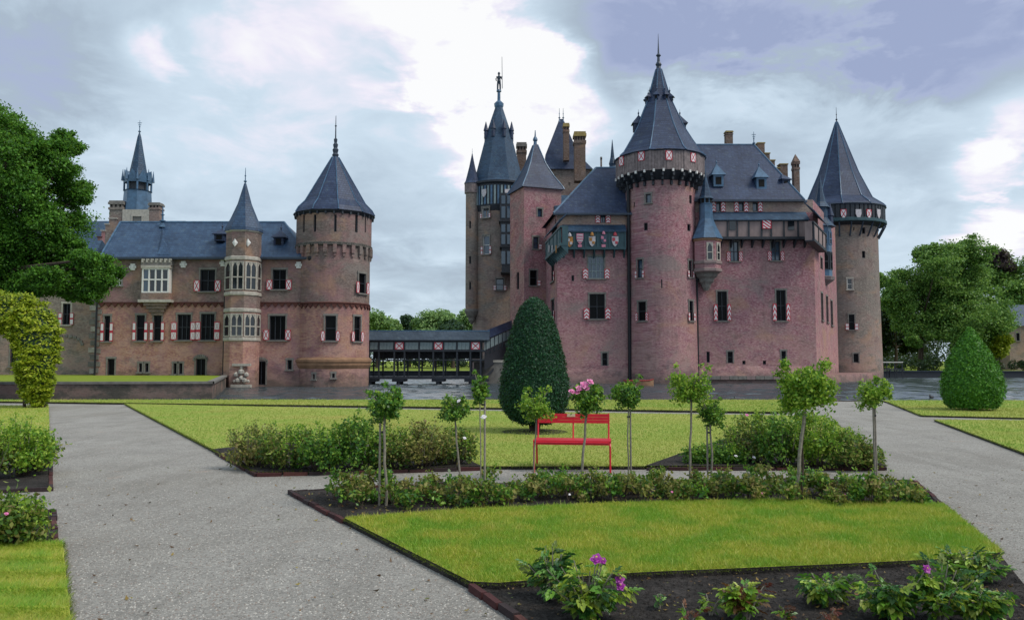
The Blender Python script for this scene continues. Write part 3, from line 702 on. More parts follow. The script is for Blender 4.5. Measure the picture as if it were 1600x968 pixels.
MB().rev([(GT.r+.01, zLd-.9), (GT.r+.22, zLd-.5), (GT.r+.22, zLd-.2), (GT.r+.34, zLd-.15), (GT.r+.34, zLd+.1), (GT.r+.01, zLd+.35)], 48, GT.cx, GT.cy).build('ledge', 'old_brown', G)
gtr = MB().rev([(tR+.42, zEv-.12), (tR+.1, zEv+.45), (tR*.84, zEv+1.25), (tR*.10, at(521, 246, 90.7).z), (.1, at(521, 243, 90.7).z)], 10, GT.cx, GT.cy, PI/10).build('tower_roof', 'slate', G)
MB().rev([(tR+.02, zEv-.5), (tR+.40, zEv-.16), (tR+.02, zEv-.02)], 24, GT.cx, GT.cy).build('eave', 'dark_timber', gtr, world=False)
mb = MB()
for i in range(10):
    a = PI/10+2*PI*i/10; P = lambda r, z: Vector((GT.cx+r*math.sin(a), GT.cy-r*math.cos(a), z)); mb.tube([P(tR+.42, zEv-.1), P(tR+.1, zEv+.48), P(tR*.84, zEv+1.28), P(tR*.1, at(521, 246, 90.7).z)], .07, 4)
mb.build('hip_roll', 'lead', gtr, world=False)
zt = at(521, 246, 90.7).z
MB().rev([(.42, zt-.4), (.30, zt), (.40, zt+.3), (.26, zt+.5), (.36, zt+.9), (.22, zt+1.1), (.30, zt+1.5), (.16, zt+1.7), (.22, zt+2.1), (.08, zt+2.3), (.06, zt+3.6), (.14, zt+3.7), (.05, zt+3.8), (.03, at(521, 181, 90.7).z)], 8, GT.cx, GT.cy).build('finial', 'dark_lead', gtr, world=False)
mb = MB()
for i in range(30):
    a = 2*PI*i/30; c = GT2.pt(a, zEv-.42, .1); mb.box((c.x, c.y, c.z), (.2, .3, .34), a)
tag(mb.build('eave_bracket', 'dark_timber', gtr, world=False), kind='stuff')
pA = [at(458, 402, DG-.3), at(487, 402, DG-.3), at(484, 374, DG+2), at(466, 374, DG+2)]
MB().add([*pA, Vector((pA[0].x, DG+3, pA[0].z)), Vector((pA[1].x, DG+3, pA[1].z))], [(0, 1, 2, 3), (3, 2, 5, 4), (1, 5, 2), (4, 0, 3)]).build('link_roof', 'slate_gate', G)

# ================================================================== CHAPEL behind the gatehouse
DC = 103.0
K = thing('chapel', 'slate roofed building with stepped gable and slender lantern spire rising behind the gatehouse', 'building', (at(215, 580, DC).x, DC, 0))
zc0 = at(140, 398, DC).z; zr_ = at(140, 345, DC+8).z
cf = Flat((at(112, 400, DC).x, DC), (at(270, 400, DC).x, DC))
facade(K, 'wall', cf, 0, cf.L, -.2, zc0+1, [], 'grey_brick')
mb = MB().quad((cf.p0.x, DC, -.2), (cf.p0.x, DC+14, -.2), (cf.p0.x, DC+14, zc0), (cf.p0.x, DC, zc0)).quad((cf.p1.x, DC+14, -.2), (cf.p1.x, DC, -.2), (cf.p1.x, DC, zc0), (cf.p1.x, DC+14, zc0)).quad((cf.p0.x, DC+14, -.2), (cf.p1.x, DC+14, -.2), (cf.p1.x, DC+14, zc0), (cf.p0.x, DC+14, zc0)); mb.build('wall', 'grey_brick', K)
# stepped gable running up to the chimney pair
steps = [(146, 392), (152, 381), (158, 371), (164, 361), (170, 351), (176, 342)]
mb = MB()
gst = None
for i, (px, py) in enumerate(steps):
    a = at(px-5, py, DC-2); b = at(px+(.9 if i < 5 else 7), py, DC-2); mb_ = MB().box(((a.x+b.x)/2, DC-1.6, (a.z+zc0-6)/2), (b.x-a.x, .9, a.z-zc0+6)); g_ = mb_.build('gable_step', 'tower_brick' if i < 4 else 'grey_brick', K)
    piece('coping', 'stone' if i > 2 else 'edge_brick2', g_, ((a.x+b.x)/2, DC-1.6, a.z+.06), (b.x-a.x+.2, 1.1, .14))
chimney(K, 170, 190, 313, 372, DC-2, 'grey_brick', 'grey_stone'); chimney(K, 232, 248, 316, 362, DC-2, 'grey_brick', 'grey_stone')
lc = at(214, 340, DC); lz0 = at(214, 358, DC-2).z; lz1 = at(214, 327, DC-2).z
LB = Flat((at(191, 340, DC-2).x, DC-2), (at(233, 340, DC-2).x, DC-2))
facade(K, 'lantern_base', LB, 0, LB.L, lz0-3, lz1, [(207, 338, 221, 356, dict(bars=(2, 1), frame='stone', pane='sky_tint_glass', surround='stone'))], 'stone')
MB().box((lc.x, DC+.3, (lz0+lz1)/2-1.5), (LB.L-.02, 4.4, lz1-lz0+2.98)).build('lantern_base', 'grey_stone', K)
lx, ly = lc.x, DC; rr = 21.5/F*DC; z_ = lambda y: at(215, y, DC).z
MB().rev([(rr*1.02, z_(331)), (rr*.98, z_(322)), (rr*.92, z_(300)), (rr*1.0, z_(299))], 8, lx, ly, PI/8).build('lantern_drum', 'lead', K)
lan = MB(); 
for i in range(8):
    a = PI/8+2*PI*i/8; x, y = lx+rr*.9*math.sin(a), ly-rr*.9*math.cos(a); lan.tube([(x, y, z_(300)), (x, y, z_(277))], .13, 5); lan.rev([(.2, z_(284)), (.16, z_(279)), (.02, z_(266))], 5, lx+rr*1.02*math.sin(a), ly-rr*1.02*math.cos(a))
    a2 = a+PI/8; q = lambda s, r: (lx+r*math.sin(a2+s), ly-r*math.cos(a2+s))
    A_, B_ = q(-PI/8, rr*.95), q(PI/8, rr*.95); C_ = q(0, rr*.98); D_ = q(0, rr*.3)
    lan.add([(*A_, z_(287)), (*B_, z_(287)), (*C_, z_(272)), (*D_, z_(272)), (*A_, z_(283)), (*B_, z_(283)), (*C_, z_(268))], [(0, 1, 2), (4, 6, 3), (6, 5, 3), (0, 2, 6, 4), (2, 1, 5, 6)])
lan.build('lantern_arcade', 'lead', K); MB().rev([(rr*.72, z_(300)), (rr*.72, z_(276))], 8, lx, ly, PI/8).build('lantern_louvre', 'dark_timber', K)
MB().rev([(rr*.72, z_(278)), (rr*.58, z_(268)), (rr*.34, z_(240)), (rr*.13, z_(214)), (.06, z_(207))], 8, lx, ly, PI/8).build('spire', 'slate_teal', K)
finial(K, lx, ly, z_(210), 1.9, .12, cross=True)
for px in (207, 227): 
    p = at(px, 318, DC-1.2); 
pA = [at(100, 397, DC-.5), at(172, 397, DC-.5), at(176, 345, DC+8), at(100, 346, DC+8)]
MB().add([*pA, Vector((pA[0].x, DC+15, pA[0].z)), Vector((at(290, 397, DC).x, DC+15, pA[1].z)), Vector((at(290, 345, DC+8).x, DC+8, pA[2].z)), Vector((at(290, 397, DC).x, DC-.5, pA[1].z))], [(0, 1, 2, 3), (3, 2, 6, 5, 4), (1, 7, 6, 2)]).build('roof', 'slate_teal', K)

# ================================================================== GREY WING at the far left, partly behind the tree
DW = 91.0
Wg = thing('side_building', 'grey brick building on the grassy bank shaded by the big leafy tree', 'building', (at(60, 585, DW).x, DW, 0))
wf = Flat(at(-160, 500, DW), at(151, 500, DW))
facade(Wg, 'wall', wf, 0, wf.L, -.3, at(60, 420, DW).z, [(98, 474, 110, 507, dict(bars=(2, 2), surround='stone', sh=('plain', .4, 0, .55, BOTH))), (40, 440, 52, 452, dict(surround='stone')), (16, 540, 26, 572), (-60, 474, -46, 507), (72, 540, 82, 560)], 'grey_brick')
zt = at(60, 420, DW).z
MB().quad((wf.p0.x, DW, -.3), (wf.p0.x, DW+9, -.3), (wf.p0.x, DW+9, zt), (wf.p0.x, DW, zt)).quad((wf.p1.x, DW+9, -.3), (wf.p1.x, DW, -.3), (wf.p1.x, DW, zt), (wf.p1.x, DW+9, zt)).quad((wf.p0.x, DW+9, -.3), (wf.p1.x, DW+9, -.3), (wf.p1.x, DW+9, zt), (wf.p0.x, DW+9, zt)).build('wall', 'grey_brick', Wg)
MB().add([(wf.p0.x, DW-.4, zt-.1), (wf.p1.x-1, DW-.4, zt-.1), (wf.p1.x-2, DW+4.5, zt+4), (wf.p0.x, DW+4.5, zt+4), (wf.p0.x, DW+9.4, zt-.1), (wf.p1.x-1, DW+9.4, zt-.1)], [(0, 1, 2, 3), (3, 2, 5, 4), (1, 5, 2), (4, 0, 3)]).build('roof', 'slate_teal', Wg)
p = at(103, 537, DW); mb = MB()
for i in range(11):
    a = PI*(.05+.9*i/10); mb.box((p.x+1.9*math.cos(a), DW-.03, p.z-.2+1.1*math.sin(a)), (.34, .12, .3))
tag(mb.build('blind_arch', 'grey_stone', Wg), kind='stuff')
mb = MB()
for i in range(14): MB().box((wf.p1.x-.35-(.1 if i % 2 else 0), DW-.03, .4+i*.8), (.7 if i % 2 else .5, .12, .55)).build('quoin', 'grey_stone' if i % 3 else 'stone', Wg)
# ================================================================== CASTLE
DM = 101.0
C = thing('castle', 'large mauve brick moated castle with round corner towers and tall blue slate spires', 'castle', (at(1080, 598, DM).x, DM, -1.3))
ZB = -1.9
# ---- main round tower
mc = at(1034, 484, 102); mr = 55/F*101.6
MT = Cyl(mc.x, 102.2, mr*.985, batter=.012, zb=14)
zH0 = at(1034, 266, 97).z; zH1 = at(1034, 231, 96.5).z
sl = dict(surround=None, sill=False)
mtw = [(1009, 303, 1017, 317, dict(frame='dark_timber', pane='sky_tint_glass', surround='grey_stone')), (1006, 348, 1012, 360, sl), (1077, 305, 1081, 318, sl), (1074, 350, 1079, 361, sl), (996, 405, 1004, 434, dict(bars=(1, 2), pane='sky_tint_glass', sh=('plain', .3, 0, .38, BOTH))),
       (1076, 407, 1081, 433, dict(bars=(1, 2), sh=('plain', .3, 0, .38, BOTH))), (998, 471, 1010, 501, dict(bars=(1, 2), sh=('chev', .34, 0, .42, BOTH))), (1076, 470, 1082, 501, dict(bars=(1, 2), sh=('plain', .3, 0, .4, BOTH))), (1033, 436, 1035, 450, sl), (990, 316, 992, 324, sl)]
facade(C, 'tower_wall', MT, -PI, PI, ZB, zH0+.2, mtw, 'castle_brick', zs=(2, 6, 10, 14))
hr = 69/F*102
HB = Cyl(MT.cx, MT.cy, hr, sides=16, ph=0)
mb = MB().rev([(MT.r+.01, zH0-1.0), (hr-.15, zH0+.05), (hr-.15, zH1)], 32, MT.cx, MT.cy, cap=False); hoard = mb.build('hoarding_core', 'dark_timber', C)
mb = MB(); n = 96
for i in range(n):
    a = 2*PI*i/n; c = HB.pt(a, (zH0+zH1)/2, 0); dz = random.uniform(-.05, .05)
    mb.box((c.x, c.y, c.z+dz), (2*PI*hr/n*.93, .1+random.uniform(0, .03), zH1-zH0-.1), a)
tag(mb.build('hoarding_plank', 'hoard_timber', hoard, world=False), kind='stuff')
cme = MB().box((0, -.15, -1.3), (.26, .5, .5)).box((0, -.42, -.8), (.26, .9, .38)).box((0, -.6, -.38), (.26, 1.3, .38)).mesh('corbel', 'dark_timber')
for i in range(26):
    a = 2*PI*(i+.5)/26; o = link(bpy.data.objects.new('corbel', cme), C, True); o.location = (MT.cx+MT.r*math.sin(a), MT.cy-MT.r*math.cos(a), zH0-.1); o.rotation_euler = (0, 0, a)
for i in range(30):
    a = 2*PI*(i+.5)/30
    if math.cos(a) > -.1:
        c = HB.pt(a, zH0-.02, .06); o = link(bpy.data.objects.new('beam_end', unit_box('white_paint')), hoard); o.location = c; o.scale = (.24, .2, .34); o.rotation_euler = (0, 0, a)
for px, py in ((972, 252), (1002, 244), (1045, 243), (1083, 246)):
    u, z = HB.locate(px, py); piece('emblem_panel', 'shutter_x', hoard, HB.pt(u, z, .1), (.85, .1, 1.15), HB.rot(u))
EW = hr+.28; ze = zH1
mroof = MB().rev([(EW, ze-.1), (EW*.9, ze+.45), (51/F*102, at(1031, 221, 102).z), (38.5/F*102, at(1031, 200, 102).z), (18/F*102, at(1029, 153, 102).z), (.45, at(1028, 108, 102).z), (.12, at(1028, 104, 102).z)], 8, MT.cx, MT.cy, PI/8).build('tower_roof', 'slate', C)
mb = MB()
for i in range(8):
    a = PI/8+2*PI*i/8; P = lambda r, z: Vector((MT.cx+r*math.sin(a), MT.cy-r*math.cos(a), z))
    mb.tube([P(EW, ze-.08), P(EW*.9, ze+.47), P(51/F*102, at(1031, 221, 102).z), P(38.5/F*102, at(1031, 200, 102).z), P(18/F*102, at(1029, 153, 102).z), P(.4, at(1028, 108, 102).z)], .08, 4)
mb.build('hip_roll', 'lead', mroof, world=False)
MB().rev([(hr-.2, ze-.35), (EW-.02, ze-.13), (hr-.2, ze-.02)], 32, MT.cx, MT.cy).build('eave', 'dark_lead', mroof, world=False)
for yy, rr_, hh in ((160, 20.5, .55), (205, 40, 1.0)):
    zz = at(1031, yy, 102).z
    for i in range(8):
        a = 2*PI*i/8 + (PI/8 if yy < 180 else 0)
        if yy > 180 and i not in (2, 4, 6): continue
        r_ = rr_/F*102; dormer(mroof, (MT.cx+(r_+.1)*math.sin(a), MT.cy-(r_+.1)*math.cos(a), zz), hh, hh*1.0, hh*1.5, a, 'slate', hh*1.25)
zt = at(1028, 106, 102).z
MB().rev([(.4, zt-.5), (.28, zt+.2), (.42, zt+.5), (.2, zt+.9), (.16, zt+1.5), (.34, zt+1.7), (.12, zt+2.0), (.06, zt+3.4), (.02, at(1028, 52, 102).z)], 8, MT.cx, MT.cy).build('finial', 'dark_lead', mroof, world=False)

# ---- right-hand main block
DF = 101.0
rf = Flat((at(1080, 484, DF).x, DF), (at(1276, 560, DF).x, DF))
zEr = at(1180, 312, DF).z
shs = lambda lo, hi, sw=.46: dict(sh=('chev', sw, lo, hi, BOTH))
rw = [(1141, 377, 1154, 408, dict(bars=(2, 2), pane='sky_tint_glass', sh=('stripe', .46, 0, .48, BOTH))), (1205, 377, 1219, 407, dict(bars=(2, 2), pane='sky_tint_glass', sh=('stripe', .46, 0, .48, BOTH))),
      (1121, 455, 1136, 501, dict(bars=(2, 2), **shs(0, .56))), (1213, 453, 1228, 501, dict(bars=(2, 2), **shs(0, .56))),
      (1104, 549, 1109, 566, sl), (1137, 549, 1145, 567, dict(bars=(1, 2), sill=False)), (1221, 548, 1228, 566, dict(bars=(1, 2), sill=False)), (1160, 563, 1165, 569, sl), (1192, 563, 1197, 569, sl),
      (1118.5, 316, 1126, 330, dict(sill=False, pane='sky_tint_glass', surround=None, sh=('chev', .56, -.05, 1.05, BOTH))), (1154, 316, 1162, 330, dict(sill=False, pane='sky_tint_glass', surround=None, sh=('chev', .56, -.05, 1.05, BOTH))), (1176, 316, 1184, 330, dict(sill=False, pane='sky_tint_glass', surround=None, sh=('chev', .56, -.05, 1.05, (1,))))]
zA = at(1180, 331.5, DF).z
facade(C, 'main_wall', rf, 0, rf.L, ZB, zA, rw[:9], 'castle_brick'); facade(C, 'attic_wall', rf, 0, rf.L, zA, zEr, rw[9:], 'attic')
for px in (1139, 1211, 1129, 1220):  # pale relieving lintels
    pass
# receding right flank
R0 = (rf.p1.x, rf.p1.y); R1 = (at(1310, 560, 121).x, 121)
sf = Flat(R0, R1)
def fw(x0, x1, y0, y1): return (x0, y0, x1, y1)
facade(C, 'flank_wall', sf, 0, sf.L, ZB, zEr, [(1282, 403, 1285, 420, dict(surround='grey_stone', sill=False)), (1283, 458, 1286, 500, dict(bars=(1, 2))), (1291, 463, 1294, 503, dict(bars=(1, 2))), (1298, 470, 1301, 508, dict(bars=(1, 2), pane='sky_tint_glass'))], 'castle_brick')
# rear and hidden walls so that the block is closed
xL = at(872, 560, DM).x
mb = MB().quad((R1[0], R1[1], ZB), (xL-2, 124, ZB), (xL-2, 124, zEr), (R1[0], R1[1], zEr)); mb.build('rear_wall', 'castle_brick', C)
# sloping base courses
def plinth(surf, ua, ub, z0, z1, off, mat='castle_brick'):
    v = [surf.pt(ua, z0, off), surf.pt(ub, z0, off), surf.pt(ub, z1, .004), surf.pt(ua, z1, .004), surf.pt(ua, z0, -.1), surf.pt(ub, z0, -.1)]
    return MB().add(v, [(0, 1, 2, 3), (0, 3, 4), (1, 5, 2)]).build('plinth', mat, C)
plinth(rf, 0, rf.L+.4, ZB, .9, .9); 
mb = MB()
for i in range(int(rf.L/1.1)):
    u = .6+i*1.1; MB().box(tuple(rf.pt(u, -.55, .7)), (1.06, .5, .42+.05*random.random())).build('base_stone', 'grey_stone' if i % 3 else 'infill', C)
# bastion foot on the right
bpts = [at(1268, 600, 100.2), at(1300, 601, 100), at(1378, 588, 118), at(1380, 586, 124), at(1300, 590, 124)]
mb = MB(); lo = [(p.x, p.y, -1.9) for p in bpts]; cxm = sum(p.x for p in bpts)/5; cym = sum(p.y for p in bpts)/5
hi = [(p[0]+(cxm-p[0])*.12, p[1]+(cym-p[1])*.12, -.25) for p in lo]
mb.add(lo+hi, [(i, (i+1) % 5, 5+(i+1) % 5, 5+i) for i in range(5)]+[(5, 6, 7, 8, 9)]); mb.build('bastion_foot', 'castle_brick', C)
# main roof
ridge = at(1130, 226, 107.5); ev = zEr-.1
a = at(1078, 313, DF-.6); b = at(1257, 313, DF-.6); a.z = b.z = ev
Ra = Vector((at(1075, 226, 107.5).x, 107.5, ridge.z)); Rb = Vector((at(1178, 226, 107.5).x, 107.5, ridge.z))
bR = Vector((R1[0]-2, R1[1]-1, ev)); aR = Vector((a.x, 117, ev)); bR2 = Vector((b.x+4.5, 117, ev))
mrf = MB().quad(a, b, Rb, Ra).poly([b, bR2, Rb]).quad(bR2, aR, Ra, Rb).build('main_roof', 'slate', C)
mb = MB(); hip_edges(mb, [(Ra, Rb), (b, Rb)]); mb.build('ridge_roll', 'lead', mrf, world=False)
MB().box(((a.x+b.x)/2, DF-.5, ev-.13), (b.x-a.x, .45, .24)).build('gutter', 'dark_lead', mrf, world=False)
for px, py in ((1122, 292), (1189, 296)):
    q = at(px, py, DF+1.0); dormer(mrf, (q.x, q.y-.3, q.z), 1.3, 1.55, 2.2, 0, 'lead', 1.7)
q = at(1229, 294, DF+1.5); dormer(mrf, (q.x, q.y, q.z), 1.2, 1.2, 2, .3, 'slate', .9, False)
finial(mrf, Rb.x, Rb.y, Rb.z-.2, 2.0, .14, cross=True)
# attic roof over the flank
v = [Vector((b.x, DF-.4, ev)), Vector((R0[0], DF+.5, ev)), Vector((R1[0], R1[1], ev)), bR2]
MB().add([*v, *[p-Vector((0, 0, .25)) for p in v]], [(0, 1, 2, 3), (7, 6, 5, 4), (0, 4, 5, 1), (1, 5, 6, 2), (2, 6, 7, 3), (3, 7, 4, 0)]).build('flank_roof', 'slate_teal', C)
# hoarding gallery, front and flank
posts = (1112, 1137, 1152, 1170, 1190, 1205, 1225, 1247, 1263)
gR, gRs, (gu0, gu1, gz0, gz1) = gallery(C, rf, 1110, 1263, 343, 372, 1.1, posts, 'infill')
pentice(C, rf, gu0-.1, gu1+.1, at(1180, 331, DF).z, gz1+.02, .005, 1.35)
u, z = gRs.locate(1197.5, 350); em = piece('emblem_panel', 'shutter_stripe', gR, gRs.pt(u, z, .12), (1.15, .08, 1.2))
for px in (1144.5, 1236): u, z = gRs.locate(px, 352); piece('gallery_window', 'glass', gR, gRs.pt(u, z, -.02), (.8, .12, 1.2))
gR2, gR2s, (hu0, hu1, hz0, hz1) = gallery(C, sf, 1271, 1291, 345, 374, 1.0, (1272, 1279, 1285, 1290), 'infill', corbels=False)
pentice(C, sf, hu0-.1, hu1+.1, at(1180, 331, DF).z, gz1, .005, 1.25)
# ---- octagonal oriel turret at the tower's right side
oc = at(1106, 484, 99.6); OR = 22/F*99.4; OT = Cyl(oc.x, 99.8, OR, sides=8, ph=PI/8)
oz = lambda y: at(1106, y, 98.6).z
wall(C, 'oriel_wall', OT, -PI, PI, oz(424), oz(370), [], 'castle_brick')
for y0 in (423, 411, 375): ring(C, 'string_course', OT, oz(y0)-.1, oz(y0)+.35, .14, 'infill' if y0 > 400 else 'old_brown')
for k in (-1, 0): tracery(C, OT, k, oz(407), oz(379), .5, 'stone', 'glass', 1)
MB().rev([(.3, oz(452)), (.55, oz(446)), (.65, oz(442)), (.95, oz(438)), (1.0, oz(434)), (1.4, oz(430)), (1.45, oz(427)), (OR+.05, oz(424))], 8, OT.cx, OT.cy+.5, PI/8).build('oriel_corbel', 'grey_stone', C)
orf = MB().rev([(OR*1.18, oz(372)), (OR*1.08, oz(368)), (OR*.72, oz(352)), (OR*.5, oz(340)), (OR*.47, oz(334))], 8, OT.cx, OT.cy, PI/8).build('oriel_roof', 'lead', C)
MB().rev([(OR*.47, oz(336)), (OR*.47, oz(318)), (OR*.5, oz(317)), (OR*.42, oz(316)), (OR*.42, oz(307))], 8, OT.cx, OT.cy, PI/8).build('oriel_lantern', 'lead', C)
for k in range(8):
    a_ = 2*PI*k/8; r_ = OR*.42*math.cos(PI/8)+.02; piece('lantern_opening', 'void', orf, (OT.cx+r_*math.sin(a_), OT.cy-r_*math.cos(a_), oz(311.5)), (.4, .08, .55), a_)
MB().rev([(OR*.58, oz(308)), (OR*.45, oz(304)), (OR*.26, oz(290)), (.05, oz(268))], 8, OT.cx, OT.cy, PI/8).build('oriel_spire', 'slate_teal', C)
finial(C, OT.cx, OT.cy, oz(271), 1.4, .07)
# ---- front-left block
lf = Flat((at(871, 500, DM).x, DM), (at(990, 500, DM).x, DM))
zEl = at(930, 333, DM).z
lw = [(919, 400, 944, 435, dict(bars=(4, 3), pane='sky_tint_glass', frame='board_grey', sh=('chev', .68, .0, .42, BOTH))), (921, 459, 945, 498, dict(bars=(2, 2), sh=('chev', .72, 0, .42, BOTH))), (941, 551, 949, 571, dict(bars=(1, 2), sill=False)), (893, 430, 897, 439, sl),
      (938, 335.5, 946, 348, dict(bars=(2, 1), surround=None, sill=False, pane='sky_tint_glass', sh=('chev', .62, -.02, 1.02, BOTH)))]
zAl = at(930, 351.5, DM).z
facade(C, 'main_wall', lf, 0, lf.L, ZB, zAl, lw[:4], 'castle_brick'); facade(C, 'attic_wall', lf, 0, lf.L, zAl, zEl, lw[4:], 'attic')
plinth(lf, 0, lf.L, ZB, .6, .6)
L0 = (at(853, 500, 112).x, 112.); sl_f = Flat(L0, (lf.p0.x, DM))
facade(C, 'flank_wall', sl_f, 0, sl_f.L, ZB, zEl, [(861, 411, 866, 440, dict(bars=(1, 2), surround=None, sh=('plain', .5, 0, .5, (1,)))), (861, 468, 866, 501, dict(bars=(1, 2), sh=('plain', .5, 0, .45, (1,)))), (867, 338+4, 869, 352, dict(surround=None, sill=False))], 'castle_brick')
gL, gLs, (lu0, lu1, lz0, lz1) = gallery(C, lf, 880, 978, 361, 388, .9, (881, 897, 915, 934, 952, 966, 977), 'teal_timber', 'teal_timber', extend=(.0, 0))
pentice(C, lf, lu0-.1, lu1+.05, at(930, 351, DM).z, lz1+.02, .005, 1.1)
gL2, gL2s, (mu0, mu1, mz0, mz1) = gallery(C, sl_f, 852, 874.5, 379, 405, .9, (853, 858, 864, 870, 874), 'teal_timber', 'teal_timber', extend=(0, .8))
pentice(C, sl_f, mu0-.1, mu1+.05, at(930, 351, DM).z, lz1+.02, .005, 1.1)
def arms(px, py, col1, col2, w_):
    s = shield(gL, col1, gLs, px, py, w_, .07, 1.25); u, z = gLs.locate(px, py); p = gLs.pt(u, z, .14); k = w_/F*p.y
    mb = MB(); 
    if col2 == 'bars':
        for i in range(3): mb.box((p.x, p.y, p.z+k*(.5-.4*i)), (k*.8, .06, k*.17))
        m_ = 'shield_white'
    else:
        mb.box((p.x-k*.22, p.y, p.z+k*.3), (k*.42, .06, k*.5)); mb.box((p.x+k*.2, p.y, p.z-k*.2), (k*.38, .06, k*.4)); mb.rev([(.02, p.z+k*.75), (k*.3, p.z+k*.85), (k*.24, p.z+k*1.2), (.03, p.z+k*1.4)], 7, p.x, p.y); m_ = col2
    link(bpy.data.objects.new('charge', mb.mesh('charge', m_)), s).matrix_parent_inverse = s.matrix_basis.inverted()
arms(890, 378, 'shield_orange', 'shield_white', 10.5); arms(906, 373, 'shield_pink', 'bars', 11); arms(925, 377, 'shield_white', 'shield_orange', 10.5); arms(943, 374, 'shield_dark', 'shield_pink', 9.5); arms(961, 377, 'shield_white', 'shield_red', 10.5)
for px in (906, 943): u, z = gLs.locate(px, 384); piece('motto_plate', 'shield_pink', gL, gLs.pt(u, z, .1), (.5, .06, .35))
for px, m_ in ((859, 'shield_white'), (864, 'shield_white'), (870, 'shield_orange')): shield(gL2, m_, gL2s, px, 389, 7, .07, 1.4)
# roof of the front-left block
rg = at(940, 262, 107); e0 = zEl-.1
a = Vector((at(882, 332, DM-.7).x, DM-.7, e0)); b = Vector((at(1000, 332, DM-.7).x, DM-.7, e0)); c_ = Vector((L0[0]-.6, L0[1], e0)); d_ = Vector((b.x, 114, e0))
Ra2 = Vector((at(931, 262, 107).x, 107, rg.z)); Rb2 = Vector((b.x, 107, rg.z))
a2 = Vector((lf.p0.x-.5, DM-.7, e0))
mrl = MB().quad(a2, b, Rb2, Ra2).poly([c_, a2, Ra2]).quad(d_, c_, Ra2, Rb2).build('front_roof', 'slate', C)
mb = MB(); hip_edges(mb, [(Ra2, Rb2), (a2, Ra2)]); mb.build('ridge_roll', 'lead', mrl, world=False)
MB().box(((a2.x+b.x)/2, DM-.6, e0-.13), (b.x-a2.x, .4, .24)).build('gutter', 'dark_lead', mrl, world=False)
q = at(957, 262, 108); MB().rev([(.55, q.z-.6), (.42, q.z+.3), (.5, q.z+.5), (.28, q.z+1.4), (.03, q.z+3.9)], 8, q.x, q.y).build('fleche', 'slate_teal', mrl, world=False)
chimney(C, 938, 941, 245, 265, 112, 'grey_brick', 'grey_stone')
pipe(C, 981.5, 285, 594, DM-.5, .22)
pipe(C, 1089, 440, 590, DF-.6, .13)
# ---- square turret with pyramid roof
qc = at(837, 484, 114.5); S5 = 5.75; th = R(20); qx, qy = qc.x, 115.2
def cornr(k, s=S5/2): 
    a_ = -th; x_, y_ = ((-1, -1), (1, -1), (1, 1), (-1, 1))[k]; x_, y_ = x_*s, y_*s
    return (qx + x_*math.cos(a_) - y_*math.sin(a_), qy + x_*math.sin(a_) + y_*math.cos(a_))
# front face turned to the right of the eye, left face foreshortened
def crn(k, s=S5/2):
    a_ = th; x_, y_ = ((-1, -1), (1, -1), (1, 1), (-1, 1))[k]; x_, y_ = x_*s, y_*s
    return (qx + x_*math.cos(a_) - y_*math.sin(a_), qy + x_*math.sin(a_) + y_*math.cos(a_))
zQ = at(848, 293, 112.6).z
faces = [Flat(crn(0), crn(1)), Flat(crn(1), crn(2)), Flat(crn(2), crn(3)), Flat(crn(3), crn(0))]
qw = [[(840, 326, 847, 339, dict(pane='sky_tint_glass', sill=False)), (833, 370, 841, 389, dict(bars=(1, 2), pane='sky_tint_glass', sh=('plain', .5, 0, .4, (1,)))), (828, 422, 839, 446, dict(bars=(1, 2), sh=('plain', .5, 0, .35, (1,))))], [], [], [(807, 425, 811, 452, dict(surround=None, sill=False))]]
for f_, q_ in zip(faces, qw): facade(C, 'turret_wall', f_, 0, f_.L, ZB, zQ, q_, 'castle_brick' if q_ and len(q_) > 2 else 'tower_brick')
def pyr(name, mat, prof, phs=0):
    mb = MB(); n_ = len(prof); v = []
    for s_, z in prof: v += [(*crn(k, s_), z) for k in range(4)]
    f = [(j*4+i, j*4+(i+1) % 4, j*4+4+(i+1) % 4, j*4+4+i) for j in range(n_-1) for i in range(4)] + [(3, 2, 1, 0), tuple(range(n_*4-4, n_*4))]
    return mb.add(v, f).build(name, mat, C)
zap = at(836, 226, 115).z
qr = pyr('turret_roof', 'slate', [(S5/2+.35, zQ-.12), (S5/2+.15, zQ+.35), (S5/2*.72, zQ+2.0), (S5/2*.42, zQ+3.9), (.28, zap), (.2, zap+.1)])
MB().rev([(.3, zap-.3), (.22, zap+.5), (.36, zap+.7), (.3, zap+1.0), (.12, zap+1.3), (.05, at(835, 203, 115).z)], 8, qx, qy).build('finial', 'lead', qr, world=False)
mb = MB(); 
for k in range(4): mb.tube([(*crn(k, S5/2+.35), zQ-.1), (*crn(k, S5/2+.15), zQ+.37), (*crn(k, S5/2*.72), zQ+2.02), (*crn(k, S5/2*.42), zQ+3.92), (*crn(k, .28), zap)], .09, 5)
mb.build('hip_roll', 'lead', qr, world=False)
# ---- far-left round tower
FR = 41/F*129; fc = at(782, 484, 129); FT = Cyl(fc.x-.3, 129.5, FR)
fz = lambda y: at(782, y, 126).z
facade(C, 'tower_wall', FT, -PI, PI, ZB, fz(322), [(755, 368, 765, 397, dict(bars=(1, 2), pane='sky_tint_glass', frame='white_paint', sh=('plain', .34, 0, .42, BOTH))), (775, 435, 787, 453, dict(bars=(1, 2), pane='sky_tint_glass', sh=('plain', .4, 0, .4, BOTH)))], 'grey_brick')
facade(C, 'tower_wall', FT, -PI, PI, fz(322)-2.1, fz(322)-2.09, [], 'grey_brick') if False else None
hd = MB().rev([(FR+.01, fz(330)), (FR+.25, fz(322)), (FR+.25, fz(288)), (FR+.6, fz(286)), (FR+.6, fz(283))], 32, FT.cx, FT.cy).build('hoarding', 'dark_timber', C)
HF = Cyl(FT.cx, FT.cy, FR+.28); mb = MB(); mb2 = MB()
